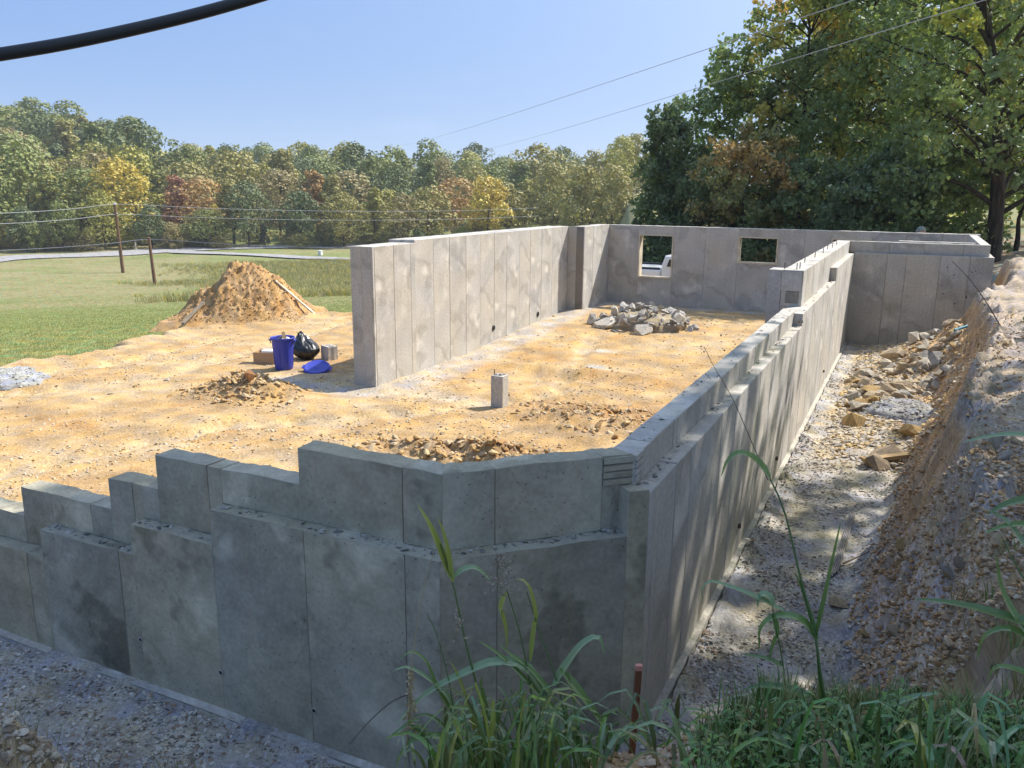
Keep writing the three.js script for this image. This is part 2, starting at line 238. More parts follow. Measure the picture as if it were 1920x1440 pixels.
structure('dirt_ground', gridGeo(
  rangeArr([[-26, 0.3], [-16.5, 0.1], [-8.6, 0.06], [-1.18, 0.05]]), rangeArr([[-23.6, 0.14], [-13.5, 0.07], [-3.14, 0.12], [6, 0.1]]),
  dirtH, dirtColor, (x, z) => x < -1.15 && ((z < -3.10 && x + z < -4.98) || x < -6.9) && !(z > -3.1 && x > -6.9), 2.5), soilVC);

function bankColor(x, y, z) {
  const n = fbm(x * 1.1, z * 1.1, 4, 2), m = fbm(x * 3.7, z * 3.7, 4, 8), k = fbm(x * 9, z * 9, 3, 5);
  const grey = [0.46, 0.42, 0.36], shale = [0.60, 0.545, 0.465];
  let c = mixc(grey, shale, sm(-0.2, 0.35, m));
  const far = sm(-8.6, -10.4, z + n);                                            // ochre fill with stone dust at the far end
  c = mixc(c, mixc([0.62, 0.54, 0.42], [0.70, 0.50, 0.25], sm(-0.15, 0.3, m)), far * sm(-1.0, -0.45, x + m * 0.5));
  const a = pw(TOE, z), rise = sm(0.50, 0.72, y + m * 0.12);
  let bank = mixc([0.56, 0.36, 0.19], [0.68, 0.49, 0.32], sm(-0.2, 0.35, m + k * 0.4));
  bank = mixc(bank, [0.62, 0.385, 0.175], sm(-6.2, -10.5, z + n * 2) * Math.min(1, Math.max(0, 0.7 + m * 1.4 + k * 0.6)));
  bank = mixc(bank, [0.80, 0.65, 0.52], sm(-6.6, -5.4, z) * sm(-3.5, -3.9, z) * sm(1.6, 1.1, y) * sm(-0.4, 0.1, x) * 0.8);
  c = mixc(c, bank, rise);
  const top = sm(1.48, 1.66, y + m * 0.08);
  c = mixc(c, mixc([0.50, 0.41, 0.31], [0.62, 0.48, 0.34], sm(-0.3, 0.3, n + m)), top * sm(-3.5, -4.6, z));
  c = mixc(c, [0.62, 0.51, 0.39], sm(-1.6, -2.0, x) * sm(0.55, 0.75, y) * 0.8);
  const paint = Math.max(0, bump2(z, y, -6.7, 1.15, 0.12, 0.22) + bump2(z, y, -6.3, 1.30, 0.10, 0.2) + 0.7 * bump2(z, y, -5.5, 0.95, 0.1, 0.1) - 0.35 + k * 0.5);
  if (x > 0) c = mixc(c, [0.75, 0.16, 0.07], Math.min(0.75, paint));              // marking spray on the cut
  const chalk = sm(-0.86, -1.0, x + m * 0.12) * sm(-3.4, -4, z); c = mixc(c, [0.55, 0.52, 0.47], Math.min(0.8, chalk));
  return c;
}
structure('excavation_bank', gridGeo(
  rangeArr([[-11, 0.5], [-5.8, 0.05], [-1.3, 0.03], [1.5, 0.06], [3, 0.3], [12, 1]]), rangeArr([[-26, 0.6], [-21.9, 0.3], [-18.5, 0.09], [-12, 0.06], [-8, 0.04], [-1.2, 0.12], [6, 1]]),
  bankH, bankColor, (x, z) => !inside(x, z) && !(x < -1.0 && z < -3.9) && !(x < -6.9 && z < -2.6), 2.0), soilVC);

// valley, meadow and wooded hill: one sheet that reaches the horizon
{
  const rings = [0.5, 6, 12, 15]; let d = 15; while (d < 760) { d += Math.max(0.5, d * 0.022); rings.push(d); } rings.push(1200);
  const na = 420, p = [], c = [], uv = [], idx = [];
  for (let j = 0; j < rings.length; j++) for (let i = 0; i <= na; i++) {
    const th = i / na * Math.PI * 2, x = Math.sin(th) * rings[j], z = Math.cos(th) * rings[j], y = terrainH(x, z), u = column(x, z), D = rings[j];
    const n = fbm(x * 0.06, z * 0.06, 4, 3), m = fbm(x * 0.3, z * 0.3, 3, 3);
    let g = mixc([0.27, 0.31, 0.075], [0.34, 0.355, 0.11], sm(-0.3, 0.3, n + m * 0.5));
    g = mixc(g, [0.42, 0.36, 0.16], sm(0.0, 0.5, n + m * 0.6 + 0.45 * sm(34, 58, D) * sm(480, 200, u)) * sm(24, 42, D) * 0.85);
    g = mixc(g, [0.34, 0.32, 0.11], sm(330, 460, u + n * 200) * sm(30, 38, D + n * 10) * sm(118, 100, D) * 0.8);
    g = mixc(g, [0.46, 0.37, 0.27], sm(1700, 1790, u + m * 60) * sm(46, 38, D + m * 5) * (u < 3000 ? 1 : 0));   // bare trodden earth
    p.push(x, y, z); c.push(...g); uv.push(x / 4, z / 4);
  }
  for (let j = 0; j + 1 < rings.length; j++) for (let i = 0; i < na; i++) { const a = j * (na + 1) + i, b = a + 1, e = a + na + 1, f = e + 1; idx.push(a, e, b, b, e, f); }
  const g = new THREE.BufferGeometry(); g.setAttribute('position', new THREE.Float32BufferAttribute(p, 3)); g.setAttribute('color', new THREE.Float32BufferAttribute(c, 3)); g.setAttribute('uv', new THREE.Float32BufferAttribute(uv, 2)); g.setIndex(idx); g.computeVertexNormals();
  structure('grass_field', g, std(lin(1, 1, 1), { vertexColors: true, map: grassMap, bumpMap: grassBump, bumpScale: 0.06 }));
}
function ribbon(px, widthM, lift) { // a road laid on the land through pixels of its middle line
  const pts = px.map(([u, v]) => hit(u, v)); const c = new THREE.CatmullRomCurve3(pts), N = 90, P = c.getSpacedPoints(N), s = new Soup();
  let prev = null; for (let i = 0; i <= N; i++) { const t = P[Math.min(N, i + 1)].clone().sub(P[Math.max(0, i - 1)]).setY(0).normalize(), n = V(-t.z, 0, t.x), row = []; for (let k = -2; k <= 2; k++) { const q = P[i].clone().addScaledVector(n, k / 4 * widthM); q.y = terrainH(q.x, q.z) + lift + (k === 0 ? 0.03 : 0); row.push(q); } if (prev) for (let k = 0; k < 4; k++) s.quad(prev[k], row[k], row[k + 1], prev[k + 1], null, [prev[k].x / 3, prev[k].z / 3], [row[k].x / 3, row[k].z / 3], [row[k + 1].x / 3, row[k + 1].z / 3], [prev[k + 1].x / 3, prev[k + 1].z / 3]); prev = row; }
  return s.geo();
}
const roadMat = std(lin(0.46, 0.44, 0.42), { map: soilMap });
structure('road', ribbon([[-260, 520], [0, 487], [160, 479], [300, 472], [420, 467], [560, 464], [700, 462], [900, 462]], 5.5, 0.12), roadMat);
structure('driveway', ribbon([[330, 473.5], [420, 477], [520, 482], [640, 487], [760, 492]], 3.2, 0.17), roadMat);
console.log('ground done');
// ---------------------------------------------------------------- the poured foundation
const foundation = thing('concrete_foundation', 'grey poured concrete house foundation with stepped walls and brick ledge', 'foundation');
const frame = (ox, oz, dx, dz, nx, nz) => ({ at: (u, y, d) => V(ox + dx * u + nx * d, y, oz + dz * u + nz * d) });
// one cast panel: front at depth d0, back at d1 (negative, into the wall); chamfered front edge, slightly uneven top; m0, m1 mitre the ends
let panelSeed = 1;
function panelGeo(F, u0, u1, y0, y1, d0, d1, o = {}) {
  const s = new Soup(), r = mulberry(panelSeed++), b = o.b ?? (o.fin ? 0.0022 : 0.0045), rough = o.rough ?? (o.fin ? 0.008 : 0.005), N = Math.max(1, Math.min(14, Math.round((u1 - u0) / (o.fin ? 0.05 : 0.11)))), ou = o.uo ?? (panelSeed * 0.377) % 3, ov = (panelSeed * 0.713) % 3;
  const m0 = o.m0 || 0, m1 = o.m1 || 0, end = (t, d) => lerp(u0 + m0 * -d, u1 + m1 * d, t);
  const top = [], ph = r() * 40; for (let i = 0; i <= N; i++) top.push(y1 + (rough ? (ns(lerp(u0, u1, i / N) * 5 + ph, ph) * 1.3 + (r() - 0.5) * 0.35) * rough * 0.8 : 0));
  const back = top.map(y => y + (rough ? (r() - 0.5) * rough : 0));
  const P = (i, y, d, ins) => { let u = end(i / N, d); if (ins) u += i === 0 ? b : i === N ? -b : 0; return F.at(u, y, d); };
  const uvF = (i, y) => [(lerp(u0, u1, i / N) + ou) / 3, (y + ov) / 3], uvT = (i, d) => [(lerp(u0, u1, i / N) + ou) / 3, (d + ov) / 3];
  for (let i = 0; i < N; i++) {
    const a = [i, i + 1];
    s.quad(P(i, y0, d0, 1), P(i + 1, y0, d0, 1), P(i + 1, top[i + 1] - b, d0, 1), P(i, top[i] - b, d0, 1), null, uvF(i, y0), uvF(i + 1, y0), uvF(i + 1, y1), uvF(i, y1));
    s.quad(P(i, top[i] - b, d0, 1), P(i + 1, top[i + 1] - b, d0, 1), P(i + 1, top[i + 1], d0 - b), P(i, top[i], d0 - b), null, uvF(i, y1), uvF(i + 1, y1), uvT(i + 1, 0), uvT(i, 0));
    s.quad(P(i, top[i], d0 - b), P(i + 1, top[i + 1], d0 - b), P(i + 1, back[i + 1], d1), P(i, back[i], d1), null, uvT(i, d0), uvT(i + 1, d0), uvT(i + 1, d1), uvT(i, d1));
    s.quad(P(i, back[i], d1), P(i + 1, back[i + 1], d1), P(i + 1, y0, d1), P(i, y0, d1), null, uvF(i, y1), uvF(i + 1, y1), uvF(i + 1, y0), uvF(i, y0));
    s.quad(P(i, y0, d1), P(i + 1, y0, d1), P(i + 1, y0, d0), P(i, y0, d0), null, uvT(i, d1), uvT(i + 1, d1), uvT(i + 1, d0), uvT(i, d0));
  }
  for (const e of [0, N]) { // chamfer and side
    const q = e ? [1, 0] : [0, 1]; const A = P(e, y0, d0, 1), B = P(e, top[e] - b, d0, 1), C = P(e, top[e], d0 - b), D = P(e, y0, d0 - b), E2 = P(e, back[e], d1), G = P(e, y0, d1);
    const w = (p, a) => [(a + ou) / 3, (p.y + ov) / 3];
    if (e) { s.quad(A, D, C, B, null, w(A, 0), w(D, .01), w(C, .01), w(B, 0)); s.quad(D, G, E2, C, null, w(D, 0), w(G, d0 - d1), w(E2, d0 - d1), w(C, 0)); }
    else { s.quad(D, A, B, C, null, w(D, 0), w(A, .01), w(B, .01), w(C, 0)); s.quad(G, D, C, E2, null, w(G, d0 - d1), w(D, 0), w(C, 0), w(E2, d0 - d1)); }
  }
  return s.geo();
}
function panels(wall, F, cuts, y0, y1, d0, d1, o = {}) { // a run of cast panels between the joints of the forms, with a recessed core that shows in the joints
  const g = o.fin ? 0.0012 : 0.0028;
  for (let i = 0; i + 1 < cuts.length; i++) {
    const first = i === 0, last = i + 2 === cuts.length;
    mesh(o.name || 'panel', panelGeo(F, cuts[i] + (first ? 0 : g), cuts[i + 1] - (last ? 0 : g), y0, y1 + (o.step ? 0 : 0), d0 + (panelSeed % 3) * 0.0012, d1, { ...o, m0: first ? o.m0 : 0, m1: last ? o.m1 : 0 }), (o.mats || concreteMats)[(panelSeed * 7 + (panelSeed >> 2)) % (o.mats ? o.mats.length : 4)], wall);
  }
  const e0 = cuts[0], e1 = cuts[cuts.length - 1];
  mesh('joint_core', panelGeo(F, e0 + 0.012, e1 - 0.012, y0 + 0.004, y1 - 0.014, d0 - 0.006, d1 + 0.012, { m0: o.m0, m1: o.m1, rough: 0, b: 0.001 }), o.fin ? finMat : jointMat, wall);
  if (o.fin) for (const c of cuts.slice(1, -1)) { const s = new Soup(), n = Math.ceil((y1 - y0) / 0.05), r = mulberry(panelSeed++); let L, Q; for (let k = 0; k <= n; k++) { const y = lerp(y0, y1 - 0.012, k / n), w = 0.0016 + 0.0028 * r(), p = 0.001 + 0.0065 * r() * r(), A = F.at(c - w, y, d0 - 0.004), Bm = F.at(c + (r() - 0.5) * 0.002, y, d0 + p), C2 = F.at(c + w, y, d0 - 0.004); if (k) { s.quad(L[0], L[1], Bm, A, null, [0, L[0].y / 3], [.01, L[0].y / 3], [.01, y / 3], [0, y / 3]); s.quad(L[1], L[2], C2, Bm, null, [0, L[0].y / 3], [.01, L[0].y / 3], [.01, y / 3], [0, y / 3]); } L = [A, Bm, C2]; } mesh('seam_fin', s.geo(), finMat, wall); }
}
const run = (a, b, w) => { const n = Math.max(1, Math.round((b - a) / w)); return Array.from({ length: n + 1 }, (_, i) => lerp(a, b, i / n)); };
const wallPart = (n, label) => { const g = group(n, foundation); if (label) g.userData.label = label; return g; };
const M = 0.4142, LOW = 0.18;
// stepped front wall: u runs to the left from the corner
const S = frame(-1.82, -3.04, -1, 0, 0, 1), stepped = wallPart('stepped_wall', 'front wall that steps down in five levels');
panels(stepped, S, [0, 0.19, 0.79, 1.42], LOW, 1.632, 0, -0.24, { m0: M, mats: agedMats, fin: 1 });
panels(stepped, S, [1.42, 2.045], LOW, 1.43, 0, -0.24, { mats: agedMats, fin: 1 });
panels(stepped, S, [2.045, 2.17, 2.86], LOW, 1.235, 0, -0.24, { mats: agedMats, fin: 1 });
panels(stepped, S, [2.86, 3.02, 3.7, 4.3], LOW, 1.05, 0, -0.24, { mats: agedMats, fin: 1 });
panels(stepped, S, [0, 0.26, 0.885], 1.634, 2.02, -0.10, -0.24, { m0: M, mats: agedMats, fin: 1 });
panels(stepped, S, [0.885, 1.42], 1.634, 1.83, -0.10, -0.24, { mats: agedMats, fin: 1 }); panels(stepped, S, [1.42, 1.52, 1.91], 1.432, 1.83, -0.10, -0.24, { mats: agedMats, fin: 1 });
panels(stepped, S, [1.91, 2.045], 1.432, 1.63, -0.10, -0.24, { mats: agedMats, fin: 1 }); panels(stepped, S, [2.045, 2.12, 2.32], 1.237, 1.63, -0.10, -0.24, { mats: agedMats, fin: 1 });
panels(stepped, S, [2.32, 2.50, 2.86], 1.237, 1.435, -0.10, -0.24, { mats: agedMats, fin: 1 }); panels(stepped, S, [2.86, 3.15], 1.052, 1.435, -0.10, -0.24, { mats: agedMats, fin: 1 });
panels(stepped, S, [3.15, 3.8, 4.3], 1.052, 1.238, -0.10, -0.24, { mats: agedMats, fin: 1 });
// the cut-off corner
const K = frame(-1.82, -3.04, Math.SQRT1_2, -Math.SQRT1_2, Math.SQRT1_2, Math.SQRT1_2), corner = wallPart('corner_wall', 'short wall across the cut-off corner');
panels(corner, K, [0, 0.28, 0.96], LOW, 1.632, 0, -0.24, { m0: M, mats: agedMats, fin: 1 });
panels(corner, K, [0.96, 1.075], LOW, 1.865, 0, -0.24, { m1: M, mats: agedMats, fin: 1 });
panels(corner, K, [0, 0.30, 0.86], 1.634, 2.02, -0.10, -0.24, { m0: M, mats: agedMats, fin: 1 });
panels(corner, K, [0.86, 1.075], 1.634, 2.02, -0.108, -0.24, { m1: M, mats: agedMats, fin: 1 });
for (let r = 0; r < 4; r++) mesh('brick', panelGeo(K, 0.866, 1.028, 1.872 + r * 0.037, 1.872 + r * 0.037 + 0.028, -0.092, -0.112, { rough: 0.001, b: 0.004 }), agedMats[r % 2 ? 1 : 3], corner);
// right wall: u runs away from the camera
const B = frame(-1.06, -3.80, 0, -1, 1, 0), right = wallPart('right_wall', 'long right wall, low at first and then full height');
panels(right, B, [0, 0.10, 0.19, 0.52, 0.87, 1.33, 1.72, 2.20, 2.70, 3.25, 3.85, 4.5, 5.1, 5.6, 5.93], LOW, 1.84, 0, -0.24, { m0: M });
panels(right, B, [0, 0.17, 0.33, 0.80, 1.45, 2.15, 2.8, 3.5, 4.2, 4.9, 5.5, 6.13], 1.842, 2.005, -0.10, -0.24, { m0: M });
for (let r = 0; r < 4; r++) for (let k = 0; k < 2; k++) { const a = k === 0 ? 0.046 : r % 2 ? 0.118 : 0.098, b = k === 0 ? (r % 2 ? 0.112 : 0.092) : 0.166; mesh('brick', panelGeo(B, a, b, 1.872 + r * 0.037, 1.900 + r * 0.037, -0.085, -0.112, { rough: 0.001, b: 0.003 }), concreteMats[r % 2 ? 3 : 1], right); }
panels(right, B, [5.93, 6.3, 6.95, 7.6, 8.2, 8.85, 9.5, 9.95], LOW, 1.98, 0, -0.24);
panels(right, B, [9.95, 10.6, 11.2, 11.85, 12.5, 13.1, 13.55], LOW, 2.185, 0, -0.24);
panels(right, B, [6.56, 6.9, 7.6, 8.25, 8.9, 9.95], 1.982, 2.408, -0.10, -0.34);
panels(right, B, [9.95, 10.6, 11.25, 11.9, 12.55, 13.79], 2.187, 2.41, -0.10, -0.34);
mesh('pier', panelGeo(B, 6.56, 6.90, 0.1, 2.404, -0.345, -0.50), concreteMats[1], right);
mesh('pier', panelGeo(B, 6.565, 6.89, 0.1, 1.978, -0.243, -0.343), concreteMats[3], right);
const PierF = frame(-1.16, -10.36, -1, 0, 0, 1);
mesh('lintel_block', panelGeo(PierF, 0.012, 0.245, 2.165, 2.395, 0.010, 0.0015, { b: 0.004, rough: 0 }), concreteMats[1], right);
mesh('beam_pocket', panelGeo(PierF, 0.035, 0.185, 2.015, 2.158, 0.006, 0.0015, { b: 0.003, rough: 0 }), jointMat, right);
mesh('tie_strap', merged([box(0.02, 0.012, 0.09, -1.085, 1.90, -9.70), new THREE.TorusGeometry(0.012, 0.004, 6, 12).rotateY(Math.PI / 2).translate(-1.052, 1.90, -9.69)]), rebarMat, right);
for (const [z, y] of [[-8.45, 0.66], [-6.47, 0.67], [-13.0, 0.7]]) mesh('form_tie', box(0.03, 0.035, 0.035, -1.05, y, z), rebarMat, right);
{ const spots = [[-1.40, -10.5], [-1.26, -10.5], [-1.24, -10.62], [-1.30, -11.6], [-1.28, -12.6], [-1.27, -13.6], [-1.30, -14.6], [-1.27, -15.1], [-1.28, -16.0]]; for (const [x, z] of spots) mesh('rebar_dowel', new THREE.CylinderGeometry(0.006, 0.006, 0.09, 6).translate(x, 2.44, z), rebarMat, right); }
// return wall at the far right
const C = frame(-1.06, -17.35, 1, 0, 0, 1), ret = wallPart('return_wall', 'return wall facing the trench, with a ledge near its top');
panels(ret, C, [0, 0.60, 0.93, 1.50, 1.98, 2.36], LOW, 2.20, 0, -0.24);
panels(ret, C, [-0.09, 0.62, 1.2, 1.85, 2.28], 2.202, 2.41, -0.10, -0.24);
const Dw = frame(1.30, -17.60, 0, -1, 1, 0), endw = wallPart('end_wall');
panels(endw, Dw, [0, 0.8, 1.6, 2.4, 3.2, 4.05], 0.1, 2.20, 0, -0.24);
panels(endw, Dw, [0, 0.8, 1.6, 2.4, 3.2, 4.05], 2.202, 2.412, -0.08, -0.24);
const In = frame(-0.32, -18.55, 1, 0, 0, 1), inner = wallPart('inner_wall');
panels(inner, In, [0, 0.65, 1.36], 0.2, 2.385, 0, -0.2);
// long left wall
const A = frame(-8.04, -11.39, 0, -1, 1, 0), left = wallPart('left_wall', 'long straight left wall with two drain pipes');
panels(left, A, [0, 0.05, 0.62, 1.16, 1.30], -0.35, 2.375, 0.004, -0.44);
panels(left, A, [1.30, 1.95, 2.55, 3.2, 3.8, 4.45, 5.05, 5.7, 6.3, 6.95, 7.6, 8.2, 8.62], -0.35, 2.425, -0.004, -0.30);
mesh('panel', panelGeo(A, 1.30, 8.62, 1.9, 2.42, -0.302, -0.55), concreteMats[2], left);
mesh('panel', panelGeo(frame(-8.04, -11.39, -1, 0, 0, 1), 0.02, 0.21, -0.35, 2.372, 0.004, 0.0012, { rough: 0.001, b: 0.003 }), concreteMats[3], left);
mesh('panel', panelGeo(frame(-8.04, -11.39, -1, 0, 0, 1), 0.217, 0.425, -0.35, 2.372, 0.004, 0.0012, { rough: 0.001, b: 0.003 }), concreteMats[1], left);
const A2 = frame(-7.60, -20.01, 0, -1, 1, 0); panels(left, A2, [0, 0.65, 1.3, 1.9], -0.2, 2.425, 0, -0.30);
panels(left, frame(-7.605, -20.01, -1, 0, 0, 1), [0, 0.2, 0.435], -0.2, 2.422, 0.012, 0.002, { rough: 0.002 });
for (const z of [-15.8, -18.15]) { const g = group('drain_pipe', left); mesh('pipe_rim', new THREE.TorusGeometry(0.055, 0.008, 8, 20).rotateY(Math.PI / 2).translate(-8.032, 0.40, z), blackPlastic, g); mesh('pipe_mouth', new THREE.CylinderGeometry(0.052, 0.052, 0.012, 20).rotateZ(Math.PI / 2).translate(-8.034, 0.40, z), std(lin(0.006, 0.006, 0.006)), g); }
// back wall with three window openings
const E = frame(-7.60, -21.9, 1, 0, 0, 1), backw = wallPart('back_wall', 'back wall with window openings');
const WIN = [[0.85, 1.80, 1.03, 2.19], [3.49, 4.48, 1.53, 2.21], [5.72, 6.62, 1.50, 2.235]];
const pan = (a, b, y0, y1) => panels(backw, E, run(a, b, 0.68), y0, y1, 0, -0.24, y1 < 2.3 ? { rough: 0 } : {});
let ux = 0; for (const [a, b, y0, y1] of WIN) { pan(ux, a, -0.6, 2.415); pan(a + 0.002, b - 0.002, -0.6, y0); pan(a + 0.002, b - 0.002, y1, 2.415); ux = b;
  const f = group('window_buck', backw); for (const g of [box(0.035, y1 - y0, 0.28, a - 7.6 + 0.0175, (y0 + y1) / 2, -22.02), box(0.035, y1 - y0, 0.28, b - 7.6 - 0.0175, (y0 + y1) / 2, -22.02), box(b - a - 0.07, 0.035, 0.28, (a + b) / 2 - 7.6, y0 + 0.0175, -22.02), box(b - a - 0.07, 0.035, 0.28, (a + b) / 2 - 7.6, y1 - 0.0175, -22.02)]) mesh('board', g, paleWood, f); }
pan(ux, 8.9, -0.6, 2.415);
// snap-tie holes left in the front wall
for (const [u, y] of [[0.775, 0.62], [1.425, 0.66], [2.05, 0.70]]) { const g = group('tie_hole', stepped), p = S.at(u, y, 0.0045); mesh('cone_rim', new THREE.TorusGeometry(0.014, 0.004, 6, 14).translate(p.x, p.y, p.z), concreteMats[2], g); mesh('hole', new THREE.CylinderGeometry(0.012, 0.012, 0.004, 12).rotateX(Math.PI / 2).translate(p.x, p.y, p.z), std(lin(0.03, 0.028, 0.026)), g); }
for (const p of ['footing']) { // footing strips that show along the base
  const f = wallPart('footing');
  mesh('strip', panelGeo(S, 0, 4.3, 0.12, 0.424, 0.06, -0.1, { rough: 0.015, m0: M }), concreteTop, f);
  mesh('strip', panelGeo(K, 0, 1.075, 0.12, 0.423, 0.06, -0.1, { rough: 0.012, m0: M, m1: M }), concreteTop, f);
  mesh('strip', panelGeo(B, 0, 13.5, 0.12, 0.455, 0.05, -0.1, { rough: 0.02, m0: M }), concreteTop, f);
}
console.log('foundation done');
let globalMound;
// ---------------------------------------------------------------- spoil mound beside the pad
const groundAt = (x, z) => { let y = terrainH(x, z); if (x < -1.15) y = Math.max(y, (z < -3.1 || x < -6.9) && z > -23.6 && x > -26 ? dirtH(x, z) : -9); if (!inside(x, z) && !(x < -1.0 && z < -3.9) && x < 12 && z > -26 && x > -11 && z < 6 && !(x < -6.9 && z < -2.6)) y = Math.max(y, bankH(x, z)); return y; };
{
  const c0 = onY(458, 592, 0), bx = RT0.clone(), bz = V(-bx.z, 0, bx.x).multiplyScalar(-1); if (bz.dot(FW) < 0) bz.negate();
  const prof = [[-3.4, -2.8], [-1.85, 0], [-1.55, 0.20], [-1.2, 0.62], [-1.05, 0.72], [-0.9, 0.76], [-0.55, 1.0], [-0.46, 1.28], [-0.3, 1.37], [0.05, 1.38], [0.3, 1.26], [0.55, 1.17], [0.85, 0.98], [1.15, 0.66], [1.4, 0.30], [1.62, 0], [2.4, -1.2]];
  const s = rangeArr([[-3.4, 0.04], [2.4, 0.05]]), d = rangeArr([[-2.2, 0.06], [0, 0.045], [1.7, 0.05]]);
  const hMound = (a, b) => { const cr = 0.15 * Math.sin(a * 1.7), e = (b - 0.35 - cr) / (b < 0.35 + cr ? 1.35 : 1.7), f = Math.max(-1.6, 1 - Math.abs(e) ** 1.15), n = fbm(a * 2.2, b * 2.2, 5, 4), q = fbm(a * 8, b * 8, 4, 2); const P = pw(prof, a + n * 0.22), h = P > 0 ? (f > 0 ? P * f : f * 0.7) : Math.min(P, f * 0.5); return h * (1 + n * 0.25) + (h > 0 ? (q * 0.20 + fbm(a * 22, b * 22, 2, 6) * 0.07) * Math.min(1, h * 3) : 0); };
  const g = gridGeo(s, d, (a, b) => hMound(a, -b), (a, y, b) => mixc([0.58, 0.325, 0.12], [0.68, 0.43, 0.19], sm(-0.3, 0.3, fbm(a * 3, b * 3, 4, 7))), null, 1.6);
  g.applyMatrix4(new THREE.Matrix4().makeBasis(bx, V(0, 1, 0), bz.clone().negate())); // local z runs away from the camera
  const m0 = mesh('dirt_mound', g, soilVC); m0.position.set(c0.x, -0.02, c0.z);
  tag(m0, 'tall heap of orange clay at the edge of the grass', 'dirt mound');
  const onMound = (u, v) => { const d = ray(u, v), L = Math.hypot(d.x, d.z); for (let D = 16; D < 30; D += 0.02) { const p = d.clone().multiplyScalar(D / L).add(EYE), a = (p.x - c0.x) * bx.x + (p.z - c0.z) * bx.z, b = (p.x - c0.x) * bz.x + (p.z - c0.z) * bz.z; if (p.y < hMound(a, b) - 0.02 || p.y < -0.02) return p; } return c0.clone(); };
  globalMound = { h: hMound, at: (a, b) => V(c0.x + bx.x * a + bz.x * b, hMound(a, b) - 0.02, c0.z + bx.z * a + bz.z * b) };
  const board = (u0, v0, u1, v1, mat, label) => { const p = onMound(u0, v0), q = onMound(u1, v1); p.y += 0.05; q.y += 0.05; const m = mesh('wooden_board', box(0.09, 0.035, p.distanceTo(q)), mat); m.position.copy(p).lerp(q, 0.5); m.lookAt(q); tag(m, label, 'board'); };
  board(517, 530, 591, 593, paleWood, 'pale yellow board leaning down the sunny right flank of the clay heap');
  board(382, 570, 343, 610, greyWood, 'dark weathered board leaning on the left flank of the clay heap');
}
